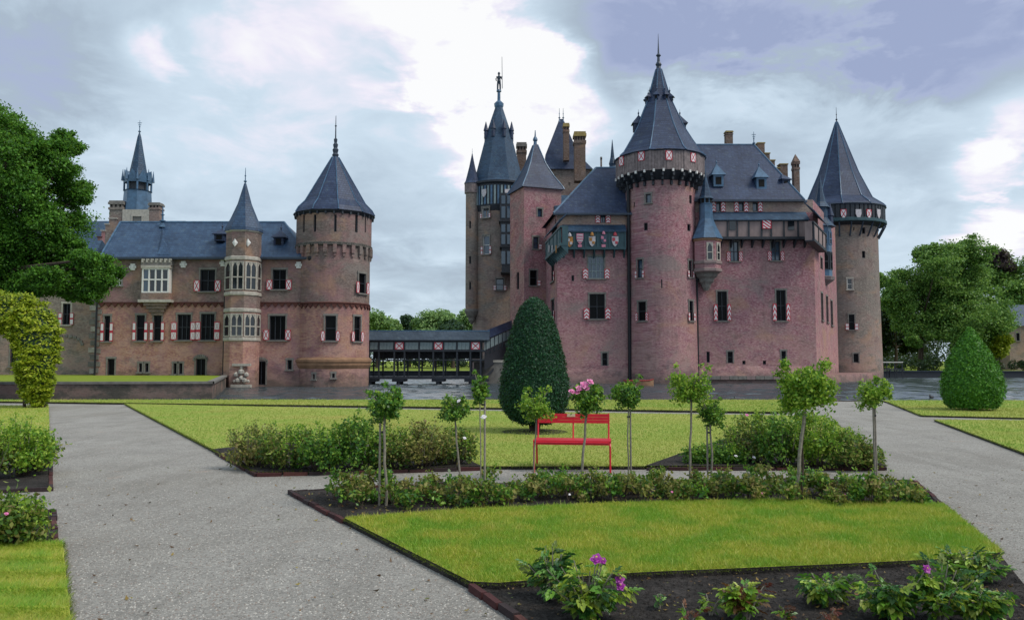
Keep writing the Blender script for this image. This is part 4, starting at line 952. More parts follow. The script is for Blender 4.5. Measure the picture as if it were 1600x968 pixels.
for i in range(52):
    a_ = 2*PI*i/52; c = HF.pt(a_, (fz(320)+fz(291))/2, .04); (mb if i % 2 else mb2).box((c.x, c.y, c.z), (.30, .1, fz(291)-fz(320)), a_)
tag(mb.build('hoarding_plank', 'board_grey', hd, world=False), kind='stuff'); tag(mb2.build('hoarding_plank', 'lead', hd, world=False), kind='stuff')
for px in (757, 792, 798): shield(hd, 'shield_white', HF, px, 302, 8, .16, 1.3)
u_ = FT.locate(760, 331); hW = (FT.locate(755, 331)[0], FT.locate(765, 331)[0], fz(341), fz(325)); window(C, Cyl(FT.cx, FT.cy, FR+.25), hW, frame='white_paint', pane='sky_tint_glass', sh=('plain', .3, 0, .4, BOTH))
EF = FR+.55; ftr = MB().rev([(EF, fz(284)), (EF*.93, fz(279)), (EF*.80, fz(262)), (20/F*129, at(782, 206, 129).z), (6/F*129, at(782, 166, 129).z), (.6, at(782, 163, 129).z)], 8, FT.cx, FT.cy, PI/8).build('tower_roof', 'slate_teal', C)
zl = at(782, 165, 129).z
MB().rev([(.62, zl-.3), (.75, zl), (.8, zl+.5), (.5, zl+.8), (.26, zl+1.0), (.24, zl+2.4), (.42, zl+2.5), (.36, zl+2.8), (.1, zl+2.9)], 8, FT.cx, FT.cy).build('pedestal', 'lead', ftr, world=False)
for k in range(8):
    a_ = PI/8+2*PI*k/8; r_ = 22/F*129; zz = at(782, 209, 129).z
    MB().rev([(.35, zz-.9), (.32, zz+.3), (.45, zz+.4), (.05, zz+1.9)], 6, FT.cx+r_*math.sin(a_), FT.cy-r_*math.cos(a_)).build('roof_pinnacle', 'slate', ftr, world=False)
# weathered figure holding a lance on the very top
zs = zl+2.85; sx, sy = FT.cx, FT.cy; mb = MB()
for s_ in (-1, 1): mb.tube([(sx+s_*.22, sy, zs), (sx+s_*.2, sy, zs+.8), (sx+s_*.12, sy, zs+1.35)], [.13, .15, .18], 6); mb.tube([(sx+s_*.3, sy, zs+2.2), (sx+s_*.5, sy-.1, zs+1.75), (sx+s_*(.42 if s_ < 0 else .55), sy-.25, zs+(1.4 if s_ < 0 else 2.1))], [.14, .12, .09], 6)
mb.rev([(.2, zs+1.2), (.3, zs+1.4), (.26, zs+1.7), (.36, zs+2.1), (.16, zs+2.35), (.1, zs+2.45), (.2, zs+2.6), (.2, zs+2.8), (.08, zs+2.98)], 8, sx, sy); mb.tube([(sx+.56, sy-.26, zs+.1), (sx+.5, sy-.26, at(783, 88, 129).z)], [.06, .035], 5)
mb.build('figure', 'dark_lead', ftr, world=False)
# bartizan on its left
bc = at(737, 484, 127); BR = 10/F*127; BT = Cyl(bc.x, 127.2, BR)
facade(C, 'bartizan_wall', BT, -PI, PI, fz(486), fz(285), [(733, 345, 736, 357, sl), (733, 400, 736, 412, sl), (733, 440, 736, 452, sl)], 'grey_brick')
MB().rev([(.1, fz(506)), (BR*.5, fz(500)), (BR*.55, fz(496)), (BR*.85, fz(492)), (BR*1.1, fz(486)), (BR*1.1, fz(484)), (BR, fz(482))], 16, BT.cx, BT.cy).build('bartizan_corbel', 'grey_stone', C)
MB().rev([(BR*1.2, fz(300)), (BR*1.2, fz(285)), (BR+.02, fz(284))], 16, BT.cx, BT.cy).build('bartizan_head', 'hoard_timber', C)
btr = MB().rev([(BR*1.35, fz(285)), (BR*1.1, fz(281)), (BR*.5, fz(258)), (.05, fz(237))], 8, BT.cx, BT.cy, PI/8).build('bartizan_roof', 'slate', C); finial(btr, BT.cx, BT.cy, fz(241), 1.3, .07)
# timber stair bay between the far tower and the square turret
q0 = at(789, 330, 122); mb = MB()
for i, (y0, y1, w_) in enumerate(((300, 345, 1.9), (345, 385, 1.7), (385, 425, 1.3))):
    za, zb = at(789, y1, 122).z, at(789, y0, 122).z; mb.box((q0.x+.9, 124, (za+zb)/2), (w_+1.5, 3.6, zb-za-.15)); mb.box((q0.x+.9, 124, za), (w_+1.8, 3.9, .14))
st = mb.build('stair_bay', 'dark_timber', C)
for y0, y1 in ((305, 318), (322, 340), (350, 362), (366, 381), (392, 412)):
    za, zb = at(789, y1, 122).z, at(789, y0, 122).z
    for dx in (-.35, .55): piece('pane', 'sky_tint_glass', st, (q0.x+dx+.1, 122.17, (za+zb)/2), (.6, .06, zb-za))
# ---- rear tower with tall pyramid roof and the chimneys round it
DB = 126.0; p0, p1 = at(853, 264, DB), at(926, 264, DB); zB_ = p0.z
rt = Flat((at(858, 264, DB).x, DB), (at(922, 264, DB).x, DB)); facade(C, 'rear_tower_wall', rt, 0, rt.L, 10, zB_, [(888, 285, 891, 290, sl), (866, 272, 868, 276, sl), (877, 272, 879, 276, sl)], 'grey_brick')
MB().box(((rt.p0.x+rt.p1.x)/2, DB+3.1, (10+zB_)/2), (rt.L-.02, 6, zB_-10)).build('rear_tower_wall', 'grey_brick', C)
ra, rb = at(874, 186, DB+3), at(880, 186, DB+3); y0, y1 = DB-.5, DB+6.6
v = [(p0.x, y0, zB_-.1), (p1.x, y0, zB_-.1), (p1.x, y1, zB_-.1), (p0.x, y1, zB_-.1), (ra.x-2.4, DB+1.2, zB_+2.6), (rb.x+2.4, DB+1.2, zB_+2.6), (rb.x+2.4, DB+5, zB_+2.6), (ra.x-2.4, DB+5, zB_+2.6), (ra.x, DB+3, ra.z), (rb.x, DB+3, rb.z)]
rtr = MB().add(v, [(0, 1, 5, 4), (1, 2, 6, 5), (2, 3, 7, 6), (3, 0, 4, 7), (4, 5, 9, 8), (5, 6, 9), (6, 7, 8, 9), (7, 4, 8), (3, 2, 1, 0)]).build('rear_tower_roof', 'slate', C)
for p in (ra, rb): finial(rtr, p.x, DB+3, p.z-.2, 2.0, .12)
chimney(C, 880, 890, 192, 250, DB-1.2, 'chimney_brick', 'chimney_top', 1.4); chimney(C, 897, 916, 205, 282, 120.5, 'chimney_brick', 'chimney_top', 2); chimney(C, 807, 823, 222, 290, 133, 'chimney_brick', 'grey_stone', 1.6)
# lower roofs between
v = [at(866, 322, 113), at(905, 322, 113), at(905, 305, 117), at(870, 305, 117)]; MB().add([*v, *[p-Vector((0, 0, 12)) for p in v]], [(0, 1, 2, 3), (0, 4, 5, 1), (3, 7, 4, 0), (1, 5, 6, 2), (2, 6, 7, 3)]).build('link_roof', 'slate_teal', C)
# chimneys of the right block
chimney(C, 1134, 1146, 204, 228, 108.5, 'chimney_brick', 'chimney_top')
st_ = [(1184, 1194.9, 224), (1195, 1202.9, 240), (1203, 1210.9, 251), (1211, 1218.9, 263), (1219, 1231, 257)]
for i, (x0, x1, y_) in enumerate(st_):
    a_ = at(x0, y_, 113); b_ = at(x1, y_, 113); g_ = MB().box(((a_.x+b_.x)/2, 113.6, (a_.z+ev)/2), (b_.x-a_.x, 1.1, a_.z-ev)).build('gable_step', 'chimney_brick', C)
    piece('coping', 'chimney_top', g_, ((a_.x+b_.x)/2, 113.6, a_.z+.08), (b_.x-a_.x+.16, 1.3, .16))
chimney(C, 1240, 1251, 250, 312, 110, 'chimney_brick', 'chimney_brick', 1.0, point=1.0)
# ---- timber oriel on the flank
TOc = at(1290, 484, 110.5); TR_ = 15/F*110.5; TO = Cyl(TOc.x-.2, 110.9, TR_, sides=8, ph=PI/8); tz = lambda y: at(1290, y, 109.2).z
wall(C, 'oriel_wall', TO, -PI, PI, tz(432), tz(352), [], 'lead')
for k in (-2, -1, 0, 1): tracery(C, TO, k, tz(420), tz(392), .8, 'dark_timber', 'dark_glass', 1); tracery(C, TO, k, tz(381), tz(360), .7, 'lead', 'glass', 1)
MB().rev([(TR_*.3, tz(446)), (TR_*1.2, tz(436)), (TR_*1.25, tz(431)), (TR_+.01, tz(430))], 8, TO.cx, TO.cy, PI/8).build('oriel_base', 'hoard_timber', C)
MB().rev([(TR_*1.5, tz(352)), (TR_*1.2, tz(348)), (TR_*.75, tz(338)), (TR_*.7, tz(322)), (TR_*.95, tz(321)), (TR_*.55, tz(312)), (TR_*.3, tz(295)), (.04, tz(270))], 8, TO.cx, TO.cy, PI/8).build('oriel_roof', 'slate_teal', C)
for dx in (-9, 10): q = at(1290+dx, 345, 110); MB().rev([(.5, tz(350)), (.45, tz(335)), (.6, tz(334)), (.05, tz(312))], 6, q.x, q.y+.8).build('pinnacle', 'slate', C)
# ---- right round tower
RR = 55.5/F*129; rc = at(1316, 484, 129); RT = Cyl(rc.x, 129.3, RR, batter=.014, zb=12); rz_ = lambda y: at(1320, y, 126).z
facade(C, 'tower_wall', RT, -PI, PI, ZB, rz_(350), [(1347, 355, 1352, 365, sl), (1347, 392, 1352, 403, sl), (1324, 435, 1332, 452, dict(bars=(1, 2), frame='white_paint', pane='glass', surround='stone')), (1326, 491, 1335, 515, dict(bars=(1, 2), sh=('plain', .5, 0, .4, BOTH))), (1333, 552, 1341, 566, dict(sill=False)), (1333, 355, 1335, 360, sl)], 'grey_brick', zs=(3, 6, 9, 12))
hk = RR*1.19
hd2 = MB().rev([(RR+.01, rz_(355)), (hk-.1, rz_(350)), (hk-.1, rz_(324)), (hk-.1, rz_(322))], 32, RT.cx, RT.cy).build('hoarding', 'dark_timber', C)
HR = Cyl(RT.cx, RT.cy, hk); mb = MB()
for i in range(60):
    a_ = 2*PI*i/60; c = HR.pt(a_, (rz_(346)+rz_(324))/2, 0); mb.box((c.x, c.y, c.z), (.52, .1, rz_(324)-rz_(346)), a_)
tag(mb.build('hoarding_plank', 'dark_timber', hd2, world=False), kind='stuff')
MB().rev([(hk+.05, rz_(351)), (hk+.25, rz_(350)), (hk+.25, rz_(346)), (hk+.05, rz_(345))], 32, RT.cx, RT.cy, cap=False).build('hoarding_sill', 'teal_timber', hd2, world=False)
for px, m_ in ((1318, 'shutter_x'), (1341, 'shield_white'), (1357, 'shutter_x'), (1372, 'shield_white'), (1296, 'shield_white')): shield(hd2, m_, HR, px, 334, 9, .1, 1.3)
for i in range(24):
    a_ = 2*PI*(i+.5)/24; MB().tube([(RT.cx+(RR+.05)*math.sin(a_), RT.cy-(RR+.05)*math.cos(a_), rz_(372)), (RT.cx+(hk+.05)*math.sin(a_), RT.cy-(hk+.05)*math.cos(a_), rz_(352))], .13, 4).build('brace', 'dark_lead', hd2, world=False)
rtr2 = MB().rev([(hk+.3, rz_(324)), (hk-.05, rz_(320)), (RR*.90, rz_(308)), (RR*.56, at(1312, 272, 129).z), (.18, at(1308, 190, 129).z), (.1, at(1308, 188, 129).z)], 10, RT.cx, RT.cy, PI/10).build('tower_roof', 'slate', C)
MB().rev([(hk-.05, rz_(326)), (hk+.27, rz_(323.6)), (hk-.05, rz_(322))], 32, RT.cx, RT.cy).build('eave', 'dark_lead', rtr2, world=False)
mb = MB()
for i in range(10):
    a_ = PI/10+2*PI*i/10; P = lambda r, z: Vector((RT.cx+r*math.sin(a_), RT.cy-r*math.cos(a_), z)); mb.tube([P(hk+.3, rz_(323.5)), P(hk-.05, rz_(319.5)), P(RR*.90, rz_(307.5)), P(RR*.56, at(1312, 272, 129).z), P(.18, at(1308, 190, 129).z)], .08, 4)
mb.build('hip_roll', 'lead', rtr2, world=False)
finial(rtr2, RT.cx, RT.cy, at(1308, 191, 129).z, 2.6, .12, mat='dark_lead')

# ================================================================== COVERED BRIDGE
DBr = 97.0
BRG = thing('covered_bridge', 'long covered timber bridge with slate roof standing in the moat', 'bridge', (at(660, 600, DBr).x, DBr, -1.3))
bf = Flat((at(566, 540, DBr).x, DBr), (at(757, 540, DBr).x, DBr)); W_ = 3.2
bz = lambda y: at(660, y, DBr).z
xa, xb = bf.p0.x, bf.p1.x
def slab(name, mat, z0, z1, y0, y1, x0=None, x1=None, parent=BRG):
    x0 = xa if x0 is None else x0; x1 = xb if x1 is None else x1
    return MB().box(((x0+x1)/2, (y0+y1)/2, (z0+z1)/2), (x1-x0, y1-y0, z1-z0)).build(name, mat, parent)
e = [(xa, DBr-.35, bz(531)), (xb+.6, DBr-.35, bz(531)), (xb+.6, DBr+W_/2, bz(516)), (xa, DBr+W_/2, bz(516)), (xa, DBr+W_+.35, bz(531)), (xb+.6, DBr+W_+.35, bz(531))]
brf = MB().add(e, [(0, 1, 2, 3), (3, 2, 5, 4), (0, 3, 4), (1, 5, 2), (4, 5, 1, 0)]).build('roof', 'bridge_slate', BRG)
MB().tube([Vector(e[3]), Vector(e[2])], .09, 5).build('ridge_roll', 'lead', brf, world=False)
slab('top_beam', 'dark_timber', bz(534), bz(531.2), DBr-.1, DBr+.12); slab('middle_beam', 'dark_timber', bz(549), bz(546), DBr-.1, DBr+.12); slab('rail', 'dark_timber', bz(563), bz(561), DBr-.08, DBr+.08)
slab('deck', 'dark_timber', bz(592), bz(588), DBr-.1, DBr+W_+.1)
for y0, y1 in ((534, 531.2), (549, 546), (563, 561)): slab('rear_beam', 'dark_timber', bz(y0), bz(y1), DBr+W_-.1, DBr+W_+.1)
posts = [577, 592, 616, 632, 655, 677, 693, 714, 735, 751]
for px in posts:
    x = at(px, 560, DBr).x
    for yy in (0, W_):
        slab('post', 'dark_timber', bz(588), bz(534), DBr+yy-.075, DBr+yy+.075, x-.1, x+.1)
for pa, pb in zip(posts[:-1], posts[1:]):
    x0, x1 = at(pa, 540, DBr).x+.1, at(pb, 540, DBr).x-.1
    if pa in (616, 677, 735):
        piece('emblem_panel', 'shutter_x', brf, ((x0+x1)/2, DBr-.05, (bz(545.6)+bz(534.4))/2), (x1-x0, .08, bz(534.4)-bz(545.6)))
    else:
        n_ = max(2, round((x1-x0)/.42))
        for i in range(n_): piece('board', 'board_grey', brf, (x0+(x1-x0)*(i+.5)/n_, DBr+.01+random.uniform(0, .02), (bz(545.6)+bz(534.4))/2), ((x1-x0)/n_*.94, .06, bz(534.4)-bz(545.6)))
    piece('rear_board', 'dark_timber', brf, ((x0+x1)/2, DBr+W_, (bz(560)+bz(534.4))/2), (x1-x0+.1, .06, bz(534.4)-bz(560)))
    slab('lattice_rail', 'iron', bz(576), bz(575.2), DBr-.02, DBr+.02, x0, x1)
for px in (577, 622, 684, 735, 754):
    x = at(px, 596, DBr).x
    for yy in (.3, W_-.3): MB().rev([(.28, -2.2), (.24, bz(592)-.01)], 8, x, DBr+yy).build('pile', 'dark_timber', BRG)
    slab('pier_cap', 'dark_timber', bz(596), bz(592)-.003, DBr-.02, DBr+W_, x-.75, x+.75)
# sloping stair flight up to the castle door
sx0, sx1 = xb, at(800, 510, 112).x
zr0, zr1 = bz(516), at(800, 500, 112).z; dy = 13.0
def sl_pt(t, y, z): return Vector((sx0+(sx1-sx0)*t, DBr+dy*t+y, z))
v = [sl_pt(0, -.35, bz(531)), sl_pt(1, -.35, zr1-1.2), sl_pt(1, W_/2, zr1), sl_pt(0, W_/2, zr0), sl_pt(0, W_+.35, bz(531)), sl_pt(1, W_+.35, zr1-1.2)]
slope = MB().add(v, [(0, 1, 2, 3), (3, 2, 5, 4), (0, 3, 4), (1, 5, 2)]).build('stair_roof', 'slate', BRG)
for za, zb, mat_, yy in ((-1.25, -.15, 'board_grey', .02), (-1.55, -1.26, 'dark_timber', -.05), (-3.3, -1.56, 'dark_timber', .12), (-3.6, -3.31, 'dark_timber', -.05)):
    v = [sl_pt(0, yy, bz(531)+za), sl_pt(1, yy, zr1-1.2+za), sl_pt(1, yy, zr1-1.2+zb), sl_pt(0, yy, bz(531)+zb)]; v += [p+Vector((0, .15, 0)) for p in v]
    MB().add(v, [(0, 1, 2, 3), (7, 6, 5, 4), (3, 2, 6, 7), (0, 4, 5, 1), (0, 3, 7, 4), (1, 5, 6, 2)]).build('stair_side', mat_, slope, world=False)
for i in range(7):
    t = (i+.3)/7; p = sl_pt(t, .0, bz(531)+(zr1-1.2-bz(531))*t); piece('post', 'dark_timber', slope, (p.x, p.y, p.z-1.0), (.16, .2, 2.0))
v = [sl_pt(0, 0, bz(588)), sl_pt(1, 0, zr1-4.2), sl_pt(1, W_, zr1-4.2), sl_pt(0, W_, bz(588))]; v += [p-Vector((0, 0, .4)) for p in v]
MB().add(v, [(0, 1, 2, 3), (7, 6, 5, 4), (0, 4, 5, 1), (2, 6, 7, 3), (0, 3, 7, 4), (1, 5, 6, 2)]).build('stair_deck', 'dark_timber', slope, world=False)
# stone abutment under the stair
ab = thing('bridge_abutment', 'pale stone abutment carrying the castle end of the covered bridge', 'abutment', (at(775, 595, 103).x, 103, -1.3))
MB().prism([(at(740, 590, 101).x, 101), (at(812, 590, 101).x, 101), (at(818, 590, 125).x, 125), (at(752, 590, 125).x, 125)], -1.9, bz(566)).build('wall', 'grey_stone', ab)
MB().prism([(at(738, 590, 100.9).x, 100.9), (at(812, 590, 100.9).x, 100.9), (at(812, 590, 102).x, 102), (at(738, 590, 102).x, 102)], bz(566)+.003, bz(566)+.3).build('coping', 'stone', ab)
# ================================================================== GROUND AND WATER
def struct(mb, name, mats, label): return tag(mb.build(name, mats), label, kind='structure')
BANK = 31.6
struct(MB().poly([(-70, -6, 0), (70, -6, 0), (70, BANK, 0), (-70, BANK, 0)]), 'gravel_path', 'gravel', 'pale grey gravel paths of the formal garden')
struct(MB().quad((-70, BANK, -2), (70, BANK, -2), (70, BANK, .02), (-70, BANK, .02)).quad((-70, BANK, .02), (70, BANK, .02), (70, BANK-.25, .02), (-70, BANK-.25, .02)), 'garden_bank', 'old_wall', 'dark edge where the garden drops to the moat')
xs_ = np.concatenate([[-400, -150], np.arange(-70, 100, .62), [160, 400]]); ys_ = np.arange(BANK-1, 160, .15); XX, YY = np.meshgrid(xs_, ys_); ZZ = np.zeros_like(XX)
for i in range(14):
    wl_ = rng.uniform(.6, 1.7); an = rng.normal(0, .5); k_ = 2*PI/wl_; ZZ += .078*wl_/2/(PI)*np.sin(k_*(YY*math.cos(an)+XX*math.sin(an)*.6)+rng.uniform(0, 6))
ZZ *= np.clip(1+.5*np.sin(XX*.11+YY*.07)*np.sin(YY*.13-XX*.05), .4, 1.6); ZZ[:, :2] = 0; ZZ[:, -2:] = 0
nx, ny = len(xs_), len(ys_); me = bpy.data.meshes.new('moat_water'); V = np.stack([XX, YY, ZZ-1.3], -1).reshape(-1, 3); me.vertices.add(len(V)); me.vertices.foreach_set('co', V.astype(np.float32).ravel())
ii = (np.arange(ny-1)[:, None]*nx+np.arange(nx-1)[None]).ravel(); Q = np.stack([ii, ii+1, ii+nx+1, ii+nx], 1).astype(np.int32); me.loops.add(Q.size); me.loops.foreach_set('vertex_index', Q.ravel()); me.polygons.add(len(Q)); me.polygons.foreach_set('loop_start', np.arange(0, Q.size, 4, dtype=np.int32)); me.polygons.foreach_set('use_smooth', np.ones(len(Q), bool)); me.materials.append(M['water']); me.update(calc_edges=True)
tag(link(bpy.data.objects.new('moat_water', me)), 'dark rippled moat water around the castle', kind='structure')
struct(MB().poly([(-1500, 137, -.35), (1500, 137, -.35), (1500, 2500, -.35), (-1500, 2500, -.35)]), 'far_ground', 'bank_grass', 'flat grassy land beyond the moat')
W0 = (-75, 54.5); W1 = (at(332, 600, 60).x, 60); W2 = (at(353, 598, 85.5).x, 85.5)
lp = [(-220, 54), W0, W1, W2, (W2[0], 137.5), (-220, 137.5)]
struct(MB().poly([(*p, -.03) for p in lp]), 'bank_lawn', 'bank_grass', 'mown grass bank in front of the gatehouse wing')
wl = thing('retaining_wall', 'low stained stone retaining wall between moat and gatehouse lawn', 'wall', (W1[0], W1[1], -1.3))
for a, b in (((-220, 54), W0), (W0, W1), (W1, W2)):
    f = Flat(a, b); MB().quad(f.pt(0, -2), f.pt(f.L, -2), f.pt(f.L, -.14), f.pt(0, -.14)).build('wall_face', 'old_wall', wl)
    v = [f.pt(-.05, -.14, .12), f.pt(f.L+.05, -.14, .12), f.pt(f.L+.05, .04, .12), f.pt(-.05, .04, .12), f.pt(-.05, .04, -.4), f.pt(f.L+.05, .04, -.4), f.pt(-.05, -.14, .002), f.pt(f.L+.05, -.14, .002)]
    MB().add(v, [(0, 1, 2, 3), (3, 2, 5, 4), (6, 7, 1, 0)]).build('coping', 'grey_stone', wl)
fb = thing('moat_wall', 'dark low retaining wall along the far shore of the moat', 'wall', (60, 137, -1.3))
MB().box((60, 137, -1.1), (200, .6, 1.7)).build('wall_face', 'dark_timber', fb); MB().box((60, 136.95, -.22), (200, .8, .14)).build('coping', 'dark_lead', fb)
MB().box((-58, 137, -1.1), (124, .5, 1.6)).build('wall_face', 'dark_timber', fb)

def g2(pts, z=0): return [tuple(gp(x, y)[:2]) for x, y in pts]
def slabz(name, pts, z, top, side, label, kind='structure'):
    mb = MB(); n = len(pts); mb.add([(p[0], p[1], z) for p in pts], [tuple(range(n))], 0)
    mb.add([(p[0], p[1], -.05) for p in pts] + [(p[0], p[1], z) for p in pts], [(i, (i+1) % n, n+(i+1) % n, n+i) for i in range(n)], 1)
    me = mb.mesh(name, [top, side]); bm = bmesh.new(); bm.from_mesh(me); bmesh.ops.triangulate(bm, faces=[f for f in bm.faces if len(f.verts) > 4]); bmesh.ops.recalc_face_normals(bm, faces=bm.faces); bm.to_mesh(me); bm.free()
    return tag(link(bpy.data.objects.new(name, me)), label, kind=kind)
LA = g2([(195, 632.5), (333, 706), (400, 743), (560, 739), (740, 733), (1010, 733), (1383, 733), (1345, 690), (1285, 652), (1215, 651), (960, 647.5), (600, 641)])
STRIP = [(-40, BANK-.3)] + g2([(0, 629.3), (600, 637), (960, 642.5), (1215, 646.5), (1292, 631)]) + [(g2([(1295, 630)])[0][0], BANK-.3)]
STRIP[0] = (g2([(-300, 629)])[0][0], BANK-.3); STRIP.insert(1, tuple(g2([(-300, 628.3)])[0]))
BED1 = g2([(333, 706), (400, 743), (560, 739), (752, 733), (700, 708), (520, 694), (420, 696)])
BED2 = g2([(1008, 733), (1383, 733), (1345, 692), (1240, 680), (1130, 690), (1060, 714)])
LB_ = g2([(538, 818), (735, 921), (780, 923), (850, 917), (1000, 906), (1300, 893), (1540, 881), (1566, 872), (1475, 795), (1200, 788), (1000, 792), (740, 803)])
BED3 = g2([(452, 772), (538, 818), (740, 803), (1000, 792), (1200, 788), (1475, 795), (1430, 756), (1200, 752), (1000, 753), (700, 760)])
BED4 = g2([(735, 921), (806, 970), (905, 1050), (1800, 1050), (1800, 985), (1600, 914), (1566, 872), (1540, 881), (1300, 893), (1000, 906), (850, 917), (780, 923)])
LL1 = g2([(-300, 636), (76, 635), (78, 711), (-300, 715)]); BL1 = g2([(-300, 715), (78, 711), (78, 766), (-300, 785)])
BL2 = g2([(-300, 822), (82, 803), (85, 855), (-300, 862)]); LL2 = g2([(-300, 862), (97, 856), (108, 966), (122, 1060), (-300, 1060)])
LR1 = [tuple(p) for p in g2([(1388, 630), (1440, 651), (1600, 655), (1900, 658)])]; LR1 += [(LR1[-1][0]+4, BANK-.3), (g2([(1388, 628)])[0][0], BANK-.3)]
LR2 = g2([(1460, 658), (1600, 711), (1800, 790), (1990, 790), (1990, 662)])
slabz('lawn', LA, .05, 'turf_far', 'soil', 'wide mown lawn behind the red bench reaching to the thin gravel walk')
slabz('lawn', STRIP, .07, 'turf_far', 'soil', 'narrow grass strip along the edge of the moat')
slabz('lawn', LB_, .06, 'turf', 'soil', 'front lawn wedge between the two planted beds')
slabz('lawn', LL1, .05, 'turf_far', 'soil', 'small lawn below the clipped golden arch'); slabz('lawn', LL2, .06, 'turf', 'soil', 'striped lawn corner beside the broad gravel path')
slabz('lawn', LR1, .05, 'turf_far', 'soil', 'lawn around the egg shaped clipped bush'); slabz('lawn', LR2, .05, 'turf_far', 'soil', 'lawn corner nearest on the far side of the gravel path')
for b, l in ((BED1, 'bare soil bed at the corner of the wide lawn, planted with rose shrubs'), (BED2, 'soil bed with tall rose shrubs by the thick stemmed standard'), (BED3, 'long soil bed with the row of standard roses'), (BED4, 'dark soil bed with purple roses at the front lawn edge'), (BL1, 'soil bed beside the small lawn below the arch'), (BL2, 'soil bed beside the striped lawn corner')):
    slabz('soil_bed', b, .058 if b in (BED1, BED2) else .012 if b is BED4 else .035, 'soil', 'soil', l)

def inside(P, poly):
    x, y = P[:, 0], P[:, 1]; r = np.zeros(len(P), bool); n = len(poly)
    for i in range(n):
        x0, y0 = poly[i]; x1, y1 = poly[(i+1) % n]
        if y0 == y1: continue
        c = ((y0 > y) != (y1 > y)) & (x < (x1-x0)*(y-y0)/(y1-y0)+x0); r ^= c
    return r
def scatter(poly, n, lod=1.0, ymin=3.5, excl=(), view=True):
    P = np.array(poly); lo, hi = P.min(0), P.max(0); lo[1] = max(lo[1], ymin); out = []; got = 0
    for _ in range(400):
        q = rng.uniform(lo, hi, (n*2, 2)); q = q[inside(q, poly)]
        for e in excl: q = q[~inside(q, e)]
        if view: q = q[np.abs(q[:, 0]) < q[:, 1]*.68+.6]
        if lod: q = q[rng.random(len(q)) < (lo[1]/q[:, 1])**lod]
        out.append(q); got += len(q)
        if got >= n: break
    return np.concatenate(out)[:n]
def blades(name, poly, n, h, w_, z, mat, label, lod=1.0, excl=(), lean=.75, stripe=0):
    q = scatter(poly, n, lod, excl=excl); n = len(q); a = rng.uniform(0, 2*PI, n); hh = h*rng.uniform(.5, 1.2, n); d = np.stack([np.cos(a), np.sin(a)], 1)
    l = rng.normal(0, lean, (n, 2))*hh[:, None]
    if stripe: l[:, 1] += np.where(np.sin(q[:, 1]*2*PI/stripe+.3*q[:, 0]) > 0, 1.1, -1.1)*hh   # the mower's to and fro
    k = w_*rng.uniform(.6, 1.3, n)[:, None]
    V = np.zeros((n, 3, 3)); V[:, 0, :2] = q-d*k/2; V[:, 1, :2] = q+d*k/2; V[:, 2, :2] = q+l; V[:, :2, 2] = z-.004; V[:, 2, 2] = z+hh
    return tag(link(bpy.data.objects.new(name, npmesh(name, V.reshape(-1, 3), 3, mat))), label, 'grass', kind='stuff')
blades('grass', LB_, 170000, .026, .006, .06, 'blade', 'short green and yellow grass blades on the front lawn wedge')
blades('grass', LB_, 26000, .05, .007, .06, 'blade', 'tufts of longer grass on the front lawn wedge', lean=.5)
blades('grass', LL2, 45000, .030, .005, .06, 'blade', 'short grass blades on the striped lawn corner', stripe=.42)
blades('grass', LA, 110000, .035, .012, .05, 'blade_far', 'short yellowish grass blades on the wide lawn', 1.5, (BED1, BED2))
blades('grass', LL1, 12000, .05, .012, .05, 'blade', 'grass blades on the small lawn below the arch'); blades('grass', LR2, 12000, .04, .014, .05, 'blade_far', 'grass blades on the lawn corner beside the gravel')
blades('grass', STRIP, 40000, .05, .02, .07, 'blade_far', 'grass blades on the narrow strip beside the moat'); blades('grass', LR1, 15000, .045, .018, .05, 'blade_far', 'grass blades round the egg shaped bush')
def fringe(poly, idx, per_m, h, w_, z, label):
    out = []
    for i in idx:
        a, b = np.array(poly[i]), np.array(poly[(i+1) % len(poly)]); L = np.linalg.norm(b-a); n = int(L*per_m); t = rng.random(n)
        p = a+(b-a)*t[:, None]; nn = np.array([(b-a)[1], -(b-a)[0]])/L; s = rng.normal(0, .012, n)
        c = np.array([np.mean([q[0] for q in poly]), np.mean([q[1] for q in poly])]); sg = np.sign(((p.mean(0)-c)*nn).sum()); nn = nn*sg
        p = p+nn*s[:, None]; hh = h*rng.uniform(.4, 1.2, n); a_ = rng.uniform(0, 2*PI, n); d = np.stack([np.cos(a_), np.sin(a_)], 1)*w_/2
        V = np.zeros((n, 3, 3)); V[:, 0, :2] = p-d; V[:, 1, :2] = p+d; V[:, 2, :2] = p+nn*(hh*rng.uniform(-.1, 1.1, n))[:, None]; V[:, :2, 2] = z*.75; V[:, 2, 2] = z*.7+hh*rng.uniform(-.3, .9, n); out.append(V.reshape(-1, 3))
    return tag(link(bpy.data.objects.new('edge_grass', npmesh('edge_grass', np.concatenate(out), 3, 'blade_edge'))), label, 'grass', kind='stuff')
fringe(LB_, range(len(LB_)), 420, .032, .006, .06, 'longer grass hanging over the cut edge of the front lawn'); fringe(LL2, (0, 1, 2), 500, .04, .006, .06, 'longer grass along the edge of the striped lawn corner')
fringe(LA, range(len(LA)), 260, .06, .012, .05, 'longer grass along the edge of the wide lawn'); fringe(STRIP, range(1, 6), 160, .07, .02, .07, 'longer grass along the strip beside the moat'); fringe(LR1, range(0, 3), 160, .06, .02, .05, 'longer grass along the lawn of the egg shaped bush'); fringe(LR2, (0, 1), 200, .05, .012, .05, 'longer grass along the lawn corner beside the gravel')
